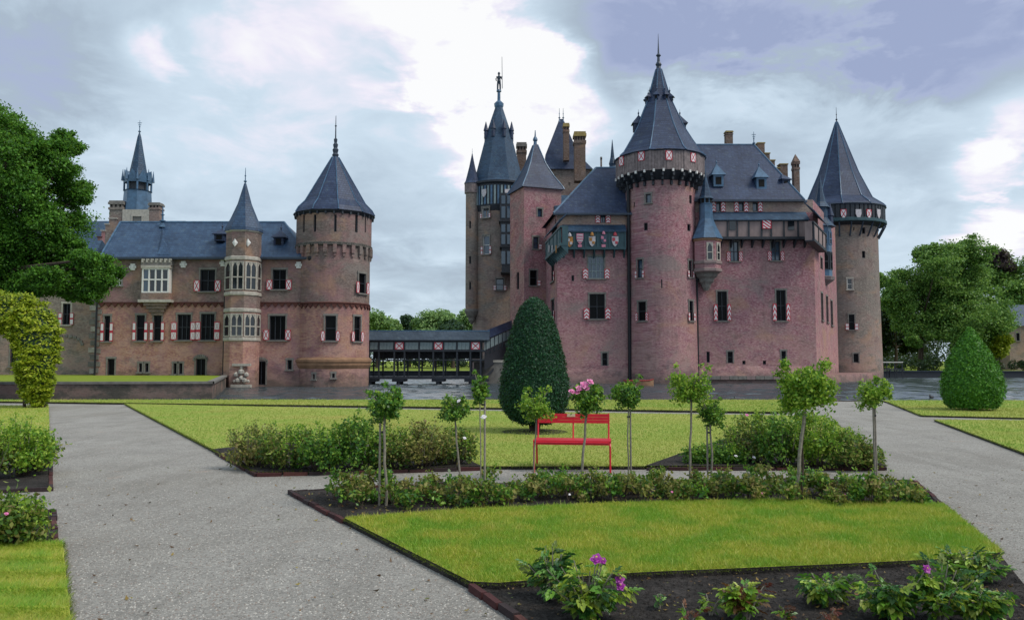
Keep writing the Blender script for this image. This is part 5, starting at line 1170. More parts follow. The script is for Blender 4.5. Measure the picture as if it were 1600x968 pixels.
# loose stones and clods
OCT = np.array([(1, 0, 0), (0, 1, 0), (-1, 0, 0), (0, -1, 0), (0, 0, 1)], float); OF = np.array([(0, 1, 4), (1, 2, 4), (2, 3, 4), (3, 0, 4)])
def stones(name, P, z, smin, smax, mats, label, cat, flat=.6):
    n = len(P); s = smin*(smax/smin)**(rng.random(n)**1.6); a = rng.uniform(0, 2*PI, n); ca, sa = np.cos(a), np.sin(a)
    B = OCT[None]*rng.uniform(.6, 1.25, (n, 5, 3))*s[:, None, None]; X_ = B[..., 0]*ca[:, None]-B[..., 1]*sa[:, None]; Y_ = B[..., 0]*sa[:, None]+B[..., 1]*ca[:, None]
    V = np.stack([X_+P[:, :1], Y_+P[:, 1:2], B[..., 2]*flat+z-s[:, None]*.1], -1)[:, OF].reshape(-1, 3)
    me = npmesh(name, V, 3, mats); me.polygons.foreach_set('material_index', np.repeat(rng.integers(0, len(mats), n), 4).astype(np.int32))
    return tag(link(bpy.data.objects.new(name, me)), label, cat, kind='stuff')
NOTG = (LA, LB_, BED3, BED4, LL1, LL2, BL1, BL2, BED1, BED2, LR1, LR2, STRIP)
gq = scatter([(-9, 3.6), (9, 3.6), (16, 20), (-16, 20)], 75000, 2.2, excl=NOTG)
stones('gravel', gq, .0, .0045, .0125, ['pebble%d' % i for i in range(5)], 'loose pale gravel stones on the garden paths', 'gravel')
for b, n, l in ((BED4, 9000, 'crumbly soil clods in the bed with purple roses'), (BED3, 5000, 'crumbly soil clods in the bed of standard roses'), (BED1, 2500, 'soil clods in the bed at the corner of the wide lawn'), (BED2, 2000, 'soil clods in the bed of tall rose shrubs'), (BL2, 1500, 'soil clods beside the striped lawn corner')):
    stones('soil_clods', scatter(b, n, 1.0, excl=(LB_,) if b is BED3 else ()), .06 if b in (BED1, BED2) else .014 if b is BED4 else .037, .004, .024, ['soil', 'soil', 'edge_brick3'] if n < 0 else ['soil'], l, 'soil')
def litter(P, z, size, mat, label):
    n = len(P); c = np.column_stack([P, np.full(n, z)+rng.uniform(0, .01, n)]); d = rng.normal(0, .25, (n, 3)); d[:, 2] = 1
    return tag(link(bpy.data.objects.new('leaf_litter', npmesh('leaf_litter', leaves(c, d, size, .25, .5, .4, .5), 4, mat))), label, 'litter', kind='stuff')
litter(scatter(BED4, 650, 1.0), .026, .026, 'leaf_litter', 'fallen brown and yellow leaves on the dark soil of the front bed')
litter(scatter(BED3, 400, 1.0, excl=(LB_,)), .05, .035, 'leaf_litter', 'fallen leaves among the low roses of the long bed')
litter(scatter([(-6, 4), (6, 4), (10, 12), (-10, 12)], 260, 1.5, excl=NOTG), .012, .035, 'leaf_litter', 'stray dry leaves on the gravel')
# ---- brick edgings, laid brick by brick
BK = [MB().box((0, 0, 0), (.205, .045, .10)).mesh('edge_brick', 'edge_brick%d' % i) for i in range(4)]
def edging(label, px, step=.215, z=.027, off=.05):
    P = [Vector((*gp(x, y)[:2], 0)) for x, y in px]; t = thing('brick_edging', label, 'edging', P[0]); k = 0
    for a, b in zip(P[:-1], P[1:]):
        d = (b-a); L = d.length; d.normalize(); ang = math.atan2(d.y, d.x); n = max(1, int(L/step))
        for i in range(n):
            p = a+d*(L*(i+.5)/n) - t.location; o = bpy.data.objects.new('brick', random.choice(BK)); COL.objects.link(o); o.parent = t
            o.location = (p.x+random.gauss(0, .004), p.y+random.gauss(0, .004), z-.03+random.gauss(0, .004)); o.rotation_euler = (random.gauss(0, .03), random.gauss(0, .02), ang+random.gauss(0, .02)); o.scale.x = L/n/.215*.985
    return t
edging('dark red brick edging along the front of the shrub bed by the broad path', [(337, 709), (400, 744.5), (560, 740.5), (752, 734.5)], .30)
edging('brick edging along the front of the tall shrub bed by the thick stemmed standard', [(1008, 734.5), (1383, 734.5), (1348, 694)], .30)
edging('brick edging around the pointed end of the bed of standard roses', [(700, 759), (452, 771), (536, 817.5)])
edging('brick edging of the dark soil bed with purple roses', [(737, 922.5), (806, 970), (905, 1048)])
edging('brown edging of the bed beside the small lawn below the arch', [(-60, 772), (79, 767), (79, 713)], .3); edging('edging at the corner of the bed beside the striped lawn', [(-60, 810), (83, 802.5), (87, 856)])
edging('edging at the blunt end of the bed of standard roses', [(1200, 751.5), (1430, 755.5), (1474, 794)], .25)

# ================================================================== PLANTS
def rod(mb, p0, p1, r0, r1, n=6, wob=.01, k=5):
    P = [Vector(p0).lerp(Vector(p1), i/k) + Vector((random.gauss(0, wob), random.gauss(0, wob), 0))*(0 < i < k) for i in range(k+1)]
    return mb.tube(P, [r0+(r1-r0)*i/k for i in range(k+1)], n)
def bloom(name, mat, parent, loc, r, tilt=None):
    """open rose: three rings of cupped petals round a small eye"""
    V = []
    for ring_, (n, rr, zz, up) in enumerate(((6, 1.0, .0, .25), (6, .72, .12, .5), (4, .42, .22, .7))):
        for i in range(n):
            a = 2*PI*i/n+ring_*.5+random.gauss(0, .12); d = np.array([math.cos(a), math.sin(a), 0]); t = np.array([-math.sin(a), math.cos(a), 0]); q = rr*random.uniform(.85, 1.1)
            V += [np.array([0, 0, zz*.6]), d*q*.6+t*q*.42+np.array([0, 0, zz+up*.35]), d*q+np.array([0, 0, zz+up*.42]), d*q*.6-t*q*.42+np.array([0, 0, zz+up*.35])]
    me = npmesh(name, np.array(V)*r, 4, mat); o = link(bpy.data.objects.new(name, me), parent); o.location = loc; o.rotation_euler = tilt or (random.uniform(.3, 1.0), random.uniform(-.4, .4), random.uniform(-.5, .5)); return o
def crown_leaves(cs, rs, per, size, flat=.8, shell=.45, **kw):
    out = []
    for c, r in zip(cs, rs):
        m_ = max(6, int(per*(r**1.6)))
        d = sphere_dirs(m_); p = np.array(c)+rng.normal(0, r*.52, (m_, 3))*np.array([1, 1, flat]); out.append(leaves(p, d*np.array([1, 1, .5])+np.array([0, 0, .55]), size, **kw))
    return np.concatenate(out)
def ball_leaves(c, r, n, size, flat=.8, **kw):
    d = sphere_dirs(n); p = np.array(c)+d*(r*rng.random((n, 1))**.45)*np.array([1, 1, flat]); return leaves(p, d*np.array([1, 1, .5])+np.array([0, 0, .45]), size, **kw)
def standard(px, py, r_px, bx, by, label, mat='leaf_rose', stake=None, flowers=(), stem=.014, n=900, tall=1.0, stem2=None):
    r_px *= .95; b = gp(bx, by, .03); D = b.y; t = thing('standard_rose', label, 'standard rose', b, 'standard roses in the long bed')
    top = at(px, py, D)-b; r = r_px/F*D
    mb = MB(); rod(mb, (0, 0, -.03), (top.x, 0, top.z-r*.45), stem, stem*.8, 7, .006, 6); mb.build('stem', 'cane', t, world=False)
    if stake:
        sx_ = (stake-bx)/F*D; mb = MB().rev([(.013, -.05), (.012, top.z-r*.7), (.004, top.z-r*.68)], 7, sx_, .03); mb.build('stake', 'stake', t, world=False)
        MB().rev([(.02, 0), (.022, .01), (.02, .02)], 8, sx_*.5, .015).build('tie', 'iron', t, world=False).location.z = top.z-r*1.2
    if stem2: mb = MB(); rod(mb, ((stem2-bx)/F*D, .05, -.02), (top.x+.02, .03, top.z-r*.5), stem*.7, stem*.6, 6, .01); mb.build('stem', 'bark', t, world=False)
    cs, rs = [], []; mb = MB()
    for i in range(15):
        d = unit(rng.normal(0, 1, 3)*np.array([1, 1, .75])+np.array([0, 0, .15])); q = np.array(top)+d*r*random.uniform(.35, .98)*np.array([1.05, 1.05, tall*.9]); cs.append(q); rs.append(r*random.uniform(.28, .44)); mb.tube([(top.x, 0, top.z-r*.5), tuple((np.array(top)*np.array([1, 1, 1])+q)/2-np.array([0, 0, r*.12])), tuple(q)], [.006, .004, .003], 4)
    for i in range(13):   # loose shoots above the crown
        a = random.uniform(0, 2*PI); q = np.array(top)+np.array([math.cos(a)*r*.7, math.sin(a)*r*.7, r*tall*random.uniform(.1, 1.2)])*random.uniform(.85, 1.3); cs.append(q); rs.append(r*random.uniform(.14, .24)); mb.tube([tuple(top), tuple(q)], [.005, .003], 4)
    mb.build('shoots', 'cane', t, world=False)
    V = np.concatenate([crown_leaves(cs, rs, n/10/(r*.35)**1.6*.85, .042, .85, aspect=.62), ball_leaves(np.array(top)*np.array([1, 1, 1]), r*.66, int(n*.7), .042, tall*.85, aspect=.62)])
    link(bpy.data.objects.new('foliage', npmesh('foliage', V, 4, mat)), t)
    tips = [np.array(top)+unit(rng.normal(0, 1, 3)*np.array([1, 1, .6])+np.array([0, 0, .7]))*r*random.uniform(.75, 1.12) for _ in range(16)]
    link(bpy.data.objects.new('young_leaves', npmesh('young_leaves', crown_leaves(tips, [r*.16]*16, n/42/(r*.16)**1.6, .036, .9, .1, aspect=.6), 4, 'leaf_rose_light')), t)
    for fx, fy, m_, s_ in flowers:
        p = at(fx, fy, D-.85*r)-b; bloom('flower', m_, t, p, s_)
    return t
PP, PW, PV = 'petal_pink', 'petal_white', 'petal_purple'
standard(601, 640, 31, 603, 790, 'leafy dark green standard rose with grey stake at the pointed end of the long bed', stake=592, stem=.016)
standard(711, 645, 24, 720, 752, 'flat topped standard rose with one white bloom on its crown', flowers=((717, 626, PW, .035), (726, 684, PW, .028)), n=500)
standard(750, 616, 15, 752, 790, 'narrow upright standard rose with tan stake and a single white bloom below its crown', 'leaf_rose', 757, ((756, 651, PW, .035),), .008, 420, 1.7)
standard(838, 640, 26, 832, 748, 'pale green airy standard rose over the red bench end with the back leg', 'leaf_rose_light', n=520, stem=.011)
standard(917, 628, 28, 907, 772, 'standard rose topped by a cluster of pink blooms before the red bench', 'leaf_rose', flowers=((894, 612, PP, .055), (905, 607, PP, .05), (913, 601, PP, .06), (922, 596, PP, .05), (902, 613, PP, .04), (917, 607, PP, .045)), stem=.017)
standard(982, 622, 26, 980, 757, 'round green standard rose on twin thin stems just beyond the red bench', 'leaf_rose', 986.5, stem=.010, n=700)
standard(1080, 612, 33, 1078, 757, 'broad light topped standard rose whose crown stands against the tower foot', 'leaf_rose_light', stem=.016, n=900)
standard(1110, 650, 23, 1113, 753, 'small short standard rose with flat crown below the broad light topped one', 'leaf_rose', n=520, stem=.014, stake=1107)
standard(1257, 614, 45, 1244, 786, 'largest standard rose with bushy crown and thick pale stem', 'leaf_rose_light', stem=.022, n=2600, stem2=1256)
standard(1364, 619, 27, 1369, 757, 'compact standard rose nearest the gravel path at the blunt end of the bed', 'leaf_rose_light', 1372, n=700)
def shrub(px, base, top, hw, label, mat='leaf_low', n=700, size=.05, flowers=(), group='rose shrubs in the garden beds', nm='rose_shrub'):
    n = int(n*1.7); top -= 4; hw *= 1.04; b = gp(px, base, .04); D = b.y; h = (base-top)/F*D; r = hw/F*D; t = thing(nm, label, 'shrub', b, group)
    mb = MB(); cs = []; rs = []
    for i in range(34):
        a = random.uniform(0, 2*PI); q = r*math.sqrt(random.random()); hh = h*random.uniform(.3, .95)*(1-.35*(q/r)**2); e = (math.cos(a)*q, math.sin(a)*q*.8, hh)
        mb.tube([(e[0]*.25, e[1]*.25, -.02), (e[0]*.7, e[1]*.7, hh*.6), e], [.006, .005, .003], 4); cs.append(e); rs.append(random.uniform(.07, .13)); cs.append((e[0]*.8, e[1]*.8, hh*.62)); rs.append(random.uniform(.06, .12))
    mb.build('canes', 'bark', t, world=False)
    V = np.concatenate([crown_leaves(cs, rs, n/48/(.1**1.6), size, .9, .2, aspect=.6), ball_leaves((0, 0, h*.42), 1, int(n*.7), size, 1, aspect=.6)*np.array([r*.95, r*.8, h*.5])*0+0]) if False else crown_leaves(cs, rs, n/48/(.1**1.6), size, .9, .2, aspect=.6)
    V[:, 2] = np.maximum(V[:, 2], -.02)
    link(bpy.data.objects.new('foliage', npmesh('foliage', V, 4, mat)), t)
    tips = []; ts = MB()
    for i in range(26):
        a = random.uniform(0, 2*PI); q = r*math.sqrt(random.random())*1.05; e = np.array((math.cos(a)*q, math.sin(a)*q*.8, h*random.uniform(.75, 1.12)*(1-.3*(q/r)**2))); tips += [e, e*np.array([.96, .96, .88]), e*np.array([.93, .93, .76])]; ts.tube([tuple(e*np.array([.7, .7, .4])), tuple(e)], [.004, .002], 3)
    ts.build('young_shoots', 'cane', t, world=False)
    link(bpy.data.objects.new('young_leaves', npmesh('young_leaves', crown_leaves(tips, [.045]*len(tips), n/170/(.045**1.6), size*.72, 1, .1, aspect=.5), 4, 'leaf_rose_light' if mat != 'leaf_dull' else 'leaf_low')), t)
    for fx, fy, m_, s_ in flowers: bloom('flower', m_, t, at(fx, fy, D-r*.9)-b, s_)
    return t
# corner bed by the broad path
shrub(398, 728, 664, 40, 'thin dry looking rose shrub at the tip of the corner bed', 'leaf_dull', 900)
shrub(448, 733, 668, 44, 'brownish green rose shrub second from the tip of the corner bed', 'leaf_low', 1100)
shrub(500, 735, 664, 44, 'dense dark green rose shrub in the middle of the corner bed', 'leaf_rose', 1300)
shrub(556, 733, 654, 42, 'tallest dark green rose shrub of the corner bed, behind the staked standard', 'leaf_rose', 1300)
shrub(612, 731, 668, 36, 'low mixed green shrub just behind the stem of the staked standard', 'leaf_low', 900)
shrub(658, 730, 664, 40, 'pale tipped olive shrub between the staked standard and the flat topped one', 'leaf_dull', 1000)
shrub(705, 726, 672, 36, 'last olive shrub of the corner bed, behind the flat topped standard', 'leaf_low', 900)
# bed by the thick stem
shrub(1095, 724, 698, 26, 'low dark shrub at the narrow start of the tall shrub bed', 'leaf_rose', 500)
shrub(1138, 723, 694, 34, 'low leafy plant with a few white flowers before the tall shrubs', 'leaf_rose', 700, flowers=((1150, 712, PW, .03), (1178, 714, PW, .03)))
shrub(1180, 722, 648, 42, 'tall loose shrub with reddish tips left of the thick pale stem', 'leaf_low', 1300, flowers=((1167, 648, PP, .03),))
shrub(1225, 726, 645, 40, 'tall green shrub directly behind the thick pale stem', 'leaf_rose', 1300)
shrub(1278, 728, 648, 44, 'tall bright green shrub just past the thick pale stem', 'leaf_rose_light', 1300)
shrub(1325, 730, 674, 38, 'yellowish shrub sloping down towards the gravel path', 'leaf_low', 1000)
shrub(1355, 730, 700, 24, 'small shrub at the path corner of the tall shrub bed', 'leaf_low', 500)
# beds at the far left
shrub(30, 742, 660, 46, 'leafy rose shrub in the bed below the golden arch', 'leaf_rose_light', 1300); shrub(-30, 748, 665, 46, 'partly hidden rose shrub beside the leafy one below the golden arch', 'leaf_low', 1100); shrub(62, 735, 680, 24, 'small shrub at the corner of the bed below the golden arch', 'leaf_low', 600)
shrub(22, 850, 776, 46, 'sprawling rose shrub with small pink bud beside the striped lawn corner', 'leaf_low', 1000, flowers=((10, 802, PP, .02),))
shrub(-50, 852, 790, 50, 'rose shrub cut by the picture edge beside the striped lawn corner', 'leaf_low', 900)
# low planting of the long bed: a mat nobody could count
cs, rs = [], []; mbs = MB()
for px in np.arange(520, 1440, 7.0):
    t_ = (px-520)/920; base = 792-(8 if 800 < px < 1300 else 0)+random.uniform(-16, 2)-t_*2; p = gp(px+random.uniform(-4, 4), base, .04); hh = random.uniform(.08, .27)*(1.2 if px < 620 else 1); 
    for k in range(3):
        e = (p.x+random.gauss(0, .05), p.y+random.gauss(0, .07), .04+hh*random.uniform(.4, 1.1)); cs.append(e); rs.append(random.uniform(.05, .1)); mbs.tube([(p.x, p.y, .02), e], [.005, .003], 4)
sel = rng.random(len(cs))
lpn = tag(mbs.build('low_planting', 'bark'), 'mat of low leafy roses covering the long bed under the standards', 'ground cover', kind='stuff')
for lo_, hi_, m_ in ((0, .38, 'leaf_low'), (.38, .68, 'leaf_rose'), (.68, 1, 'leaf_dull')):
    ii = [i for i in range(len(cs)) if lo_ <= sel[i] < hi_]; V = crown_leaves([cs[i] for i in ii], [rs[i] for i in ii], 48/(.08**1.6), .05, .8, .2, aspect=.6)
    V[:, 2] = np.maximum(V[:, 2], .038); link(bpy.data.objects.new('foliage', npmesh('foliage', V, 4, m_)), lpn)
ti = [(c[0]+random.gauss(0, .03), c[1], c[2]+random.uniform(.03, .10)) for c in cs if random.random() < .6]
link(bpy.data.objects.new('young_leaves', npmesh('young_leaves', crown_leaves(ti, [.035]*len(ti), 9/(.035**1.6), .032, 1, .1, aspect=.45), 4, 'leaf_rose_light')), lpn)
bloom('flower', PP, lpn, at(627, 768, 8.9), .035); 
for q in ((655, 772), (890, 772), (1050, 768), (1190, 770), (1320, 772)): bloom('flower', random.choice((PW, PP)), lpn, at(*q, 8.8), .016)
# ---- nearest roses, leaf by leaf
def compound(mat):
    V = []; F_ = []
    for i, (x, y, l) in enumerate(((0, .085, .055), (.026, .055, .046), (-.026, .055, .046), (.024, .02, .04), (-.024, .02, .04))):
        a = math.atan2(x, y-.0+.03)*1.1 if x else 0; ca, sa = math.sin(a), math.cos(a); k = len(V); w_ = l*.34
        pts = [(0, 0, 0), (w_*.9, l*.35, .006), (w_*.75, l*.68, .004), (0, l, -.006), (-w_*.75, l*.68, .004), (-w_*.9, l*.35, .006), (0, l*.5, -.004)]
        V += [(x*.35+px_*sa+py_*ca, y*.8+py_*sa-px_*ca, pz) for px_, py_, pz in pts]; F_ += [tuple(k+j for j in f) for f in ((0, 1, 6), (1, 2, 6), (2, 3, 6), (3, 4, 6), (4, 5, 6), (5, 0, 6))]
    k = len(V); V += [(-.0015, -.03, 0), (.0015, -.03, 0), (0, .085, 0)]; F_.append((k, k+1, k+2)); mb = MB(); mb.add(V, F_); return mb.mesh('leaf', mat)
def solid_leaf(name, c):
    m, n, bs, out = newmat(name); oi = n.new('ShaderNodeObjectInfo').outputs['Random']
    col = n.ramp(oi, [(i/(len(c)-1), lin(x)) for i, x in enumerate(c)]); n.put(bs.inputs['Base Color'], col); bs.inputs['Roughness'].default_value = .4
    tr = n.new('ShaderNodeBsdfTranslucent'); n.put(tr.inputs[0], col); mx = n.new('ShaderNodeMixShader'); mx.inputs[0].default_value = .28
    n.l.new(bs.outputs[0], mx.inputs[1]); n.l.new(tr.outputs[0], mx.inputs[2]); n.l.new(mx.outputs[0], out.inputs[0])
solid_leaf('near_leaf', ['#234a20', '#376628', '#518430', '#6f9c38', '#2f5a34', '#848f3c']); solid_leaf('near_leaf_light', ['#4f8228', '#74a030', '#9ab83c', '#b0ba48', '#5f8a30']); solid_leaf('near_leaf_red', ['#5a2a26', '#6f3d2c', '#7a5a30', '#4a3024'])
LEAFM = {k: [compound(k) for _ in range(1)] for k in ('near_leaf', 'near_leaf_light', 'near_leaf_red')}
def near_rose(px, base, top, hw, n, label, mix=('near_leaf',), flowers=(), nm='rose_bush', scale=1.0):
    n = min(290, int(n*1.45)); scale *= .90; b = gp(px, base, .035); D = b.y; h = (base-top)/F*D; r = hw/F*D; t = thing(nm, label, 'rose bush', b, 'rose bushes in the front bed')
    mb = MB(); pts = []
    for i in range(max(4, n//11)):
        a = random.uniform(0, 2*PI); q = r*(.25+.75*random.random()); hh = h*random.uniform(.45, .98)*(1-.25*(q/r)**2); e = Vector((math.cos(a)*q, math.sin(a)*q*.8, hh)); p0 = Vector((e.x*.12, e.y*.12, -.02)); p1 = Vector((e.x*.6, e.y*.6, hh*.65))
        mb.tube([p0, p1, e], [.007, .005, .003], 5)
        for k in range(12):
            s_ = .25+.78*random.random(); s_ = min(s_, 1); p = p0.lerp(p1, s_/.6) if s_ < .6 else p1.lerp(e, (s_-.6)/.4); pts.append((p, Vector((math.cos(a), math.sin(a)*.8, 0))))
    mb.build('canes', 'cane', t, world=False); random.shuffle(pts)
    for p, out_ in pts[:n]:
        o = bpy.data.objects.new('leaf', LEAFM[random.choice(mix)][0]); COL.objects.link(o); o.parent = t
        az = math.atan2(out_.y, out_.x)-PI/2+random.gauss(0, 1.2); o.location = p; o.rotation_euler = (random.gauss(-.15, .45), random.gauss(0, .4), az); o.scale = [scale*random.uniform(.65, 1.1)]*3
    for fx, fy, m_, s_ in flowers:
        q = at(fx, fy, D-.12)-b; f_ = bloom('flower', m_, t, q, s_, (random.uniform(.7, 1.1), random.uniform(-.3, .3), 0)); e_ = MB().rev([(.02, .25), (.09, .32), (.02, .4)], 6).mesh('bloom_eye', 'bloom_eye'); ey = link(bpy.data.objects.new('bloom_eye', e_), f_); ey.scale = (s_*2,)*3
        st_ = MB().tube([q*.35, q*.98], [.005, .003], 5); st_.build('flower_stem', 'cane', t, world=False)
G3 = ('near_leaf', 'near_leaf_light')
near_rose(862, 930, 852, 38, 120, 'dark leaved rose bush close against the front lawn edge', ('near_leaf',))
near_rose(918, 962, 872, 66, 210, 'rose bush with two deep purple blooms spilling over dark soil', G3, ((932, 873, PV, .042), (968, 904, PV, .034), (969, 915, PV, .036), (942, 876, PV, .028)))
near_rose(1166, 962, 898, 38, 80, 'small pale green rose bush alone in the middle of the dark soil', ('near_leaf_light', 'near_leaf_light', 'near_leaf_red'))
near_rose(1293, 938, 890, 44, 85, 'small spreading rose bush between the pale green one and the wide one', G3)
near_rose(1400, 962, 884, 56, 160, 'wide rose bush with one lilac bloom on its top', G3, ((1447, 888, PV, .03),))
near_rose(1470, 965, 875, 56, 160, 'leafy rose bush merging with the wide lilac flowered one', G3)
near_rose(1518, 905, 850, 52, 140, 'rose bush at the gravel corner behind the others', G3)
near_rose(1535, 965, 905, 54, 130, 'light green rose bush at the gravel side of the dark soil', ('near_leaf_light', 'near_leaf'))
near_rose(1110, 955, 925, 16, 16, 'low green rose sprout beside the pale green bush', ('near_leaf', 'near_leaf_light'), scale=.7); near_rose(1222, 972, 940, 18, 18, 'small ruddy rose sprout on the soil between two bushes', ('near_leaf_red', 'near_leaf_light', 'near_leaf'), scale=.7)
near_rose(1296, 972, 948, 14, 14, 'tuft of dark red young rose shoots at the bottom of the bed', ('near_leaf_red',), scale=.7)
near_rose(1030, 945, 920, 8, 8, 'tiny seedling with few leaves beside the purple roses', ('near_leaf',), scale=.55); near_rose(1075, 972, 940, 26, 18, 'reddish brown dying rose sprig on bare soil', ('near_leaf_red', 'near_leaf_light'), scale=.7)

# ---- clipped evergreens
def clipped(name, px, base, prof, leaf, n, mat, label, sway=.05, trunk=.06, tz=0):
    b = gp(px, base, .05); D = b.y; k = D/F; t = thing(name, label, 'clipped tree', b)
    P = [(max(.01, r*k*.95), (base-y)*k*1.0) for y, r in prof]; zs_ = np.array([p[1] for p in P]); rs_ = np.array([p[0] for p in P]); o_ = np.argsort(zs_); zs_, rs_ = zs_[o_], rs_[o_]
    MB().rev([(r_*.93, z) for r_, z in zip(rs_, zs_)], 28).build('crown_core', mat, t, True, False)  # solid hull added inside the leaves to block light
    zz = rng.uniform(zs_[0], zs_[-1], n*2); rr = np.interp(zz, zs_, rs_); kp = rng.random(len(zz)) < (rr+.12*rs_.max())/rs_.max(); zz, rr = zz[kp][:n], rr[kp][:n]; m_ = len(zz); a = rng.uniform(0, 2*PI, m_)
    bumpy = 1+sway*(np.sin(a*5+zz*4)*np.sin(zz*7+a*2)*.6+rng.normal(0, .5, m_)*.7); rad = rr*bumpy*np.where(rng.random(m_) < .05, rng.uniform(1.03, 1.10, m_), rng.uniform(.90, 1.04, m_))
    c = np.stack([rad*np.sin(a), -rad*np.cos(a), zz+rng.normal(0, .02, m_)], 1); nr = np.stack([np.sin(a), -np.cos(a), np.full(m_, .35)], 1)
    link(bpy.data.objects.new('foliage', npmesh('foliage', leaves(c, nr, leaf, .75, .5), 4, mat)), t)
    mb = MB(); 
    for i in range(5): a_ = i*1.25; mb.tube([(.03*math.cos(a_), .03*math.sin(a_), -.06), (.12*math.cos(a_), .12*math.sin(a_), .25), (.3*math.cos(a_), .3*math.sin(a_), zs_[0]+.4)], [trunk, trunk*.8, trunk*.5], 6)
    mb.build('trunk', 'bark', t, world=False); return t
cone = clipped('topiary_cone', 835, 674, [(466, 4), (472, 14), (482, 23), (500, 31), (530, 41), (560, 47), (590, 53), (612, 55.5), (630, 54), (645, 47), (656, 36), (662, 20)], .05, 34000, 'leaf_yew', 'tall dark green clipped yew cone standing on the wide lawn', .04)
tag(MB().rev([(.02, .056), (.72, .054), (.76, .03)], 24, cone.location.x, cone.location.y, cap=False).build('soil_shade_patch', 'soil'), 'round dark patch of soil and painted shade under the yew cone', kind='structure')  # soil disc whose dark colour also paints the cone's shadow
clipped('topiary_egg', 1520, 640, [(512, 2), (520, 8), (540, 21), (560, 32), (580, 40), (600, 44.5), (615, 44), (628, 40), (636, 34)], .08, 16000, 'leaf_egg', 'egg shaped clipped green bush near the water beyond the gravel', .06)
# clipped golden arch
b = gp(52, 636, .05); k = b.y/F; t = thing('clipped_arch', 'golden green clipped hedge arch on short stems at the small lawn', 'hedge arch', b)
path = [(56, 616, 20), (57, 596, 27), (57, 572, 30), (57, 548, 32), (52, 524, 36), (42, 505, 38), (22, 492, 36), (-5, 488, 34), (-35, 490, 34), (-62, 502, 36), (-78, 525, 35), (-84, 555, 32), (-86, 585, 28), (-86, 612, 22)]
cs = [((x-52)*k, rng.normal(0, .05), (636-y)*k) for x, y, r in path]; rs = [r*k for x, y, r in path]
mb = MB(); mb.tube([Vector(c) for c in cs], [r*.84 for r in rs], 14); mb.build('crown_core', 'leaf_wood', t, True, False)  # darker core colour paints the shade between the leaf tufts
V = []
for (c, r), (c2, r2) in zip(list(zip(cs, rs))[:-1], list(zip(cs, rs))[1:]):
    for s_ in (0, .5):
        cc = np.array(c)*(1-s_)+np.array(c2)*s_; r0 = r*(1-s_)+r2*s_; 
        d = sphere_dirs(520); V.append(leaves(cc+d*r0*rng.uniform(.84, 1.0, (520, 1)), d*.6+np.array([0, 0, .7]), .12, .55, .5))
        for q_ in range(22):
            e_ = unit(rng.normal(0, 1, 3)); q0 = cc+e_*r0*rng.uniform(.82, 1.0); d = sphere_dirs(62); p = q0+d*r0*rng.uniform(.08, .30, (62, 1))*np.array([1, 1, .5]); V.append(leaves(p, e_*.5+np.array([0, 0, .8]), .12, .5, .5))
link(bpy.data.objects.new('foliage', npmesh('foliage', np.concatenate(V), 4, 'leaf_gold')), t)
mb = MB()
for x, y in ((38, 0), (48, .2), (58, -.1), (66, .1), (-78, 0), (-90, .1)): MB().tube([((x-52)*k, y, -.05), ((x-52)*k*1.02, y, .5), ((x-54)*k, y*.5, 1.0)], [.06, .05, .04], 6).build('trunk', 'bark', t, world=False)

# ================================================================== TREES
def tree(name, label, D, ell, leaf, per, mat, trunk, group=None, spread_y=2.5, nsub=17, cat='tree', base_z=-.1, rad=.4):
    """ell = crown masses (px, py, r px); trunk = (px base, py fork)"""
    bx = at(trunk[0], 560, D).x; t = thing(name, label, cat, (bx, D, base_z), group); L = np.array([bx, D, base_z])
    fork = np.array(at(trunk[1], trunk[2], D))-L; mb = MB(); V = []
    mb.tube([(0, 0, -.2), (0, 0, .6), tuple(fork*np.array([.5, .5, .5])), tuple(fork)], [rad*1.5, rad*1.1, rad*.9, rad*.75], 9)
    for px, py, r in ell:
        c = np.array(at(px, py, D))-L+np.array([0, rng.normal(0, spread_y), 0]); Rw = r/F*D
        mid = (fork+c)/2+np.array([0, 0, -Rw*.15]); mb.tube([tuple(fork*.96), tuple(mid), tuple(c)], [rad*.45, rad*.28, rad*.1], 6)
        nf = per*7; dd = sphere_dirs(nf); V.append(leaves(c+dd*Rw*1.12*rng.random((nf, 1))**.5*np.array([1, 1, .85]), dd*.6+np.array([0, 0, .7]), leaf, .8, .65))
        for j in range(nsub):
            d = unit(rng.normal(0, 1, 3)); q = c+d*Rw*rng.uniform(.3, 1.0)*np.array([1, 1, .9]); rr = Rw*rng.uniform(.2, .46); per_ = int(per*11*(rr/Rw)**1.5)+20
            if j % 3 == 0: mb.tube([tuple(c), tuple(q)], [rad*.1, rad*.03], 4)
            dd = sphere_dirs(per_); p = q+rng.normal(0, 1, (per_, 3))*rr*.55*rng.uniform(.6, 1.3, 3)*np.array([1, 1, .6]); V.append(leaves(p, dd*.7+np.array([0, 0, .7]), leaf, .7, .65))
    mb.build('trunk', 'bark', t, world=False)
    link(bpy.data.objects.new('crown', npmesh('crown', np.concatenate(V), 4, mat)), t); return t
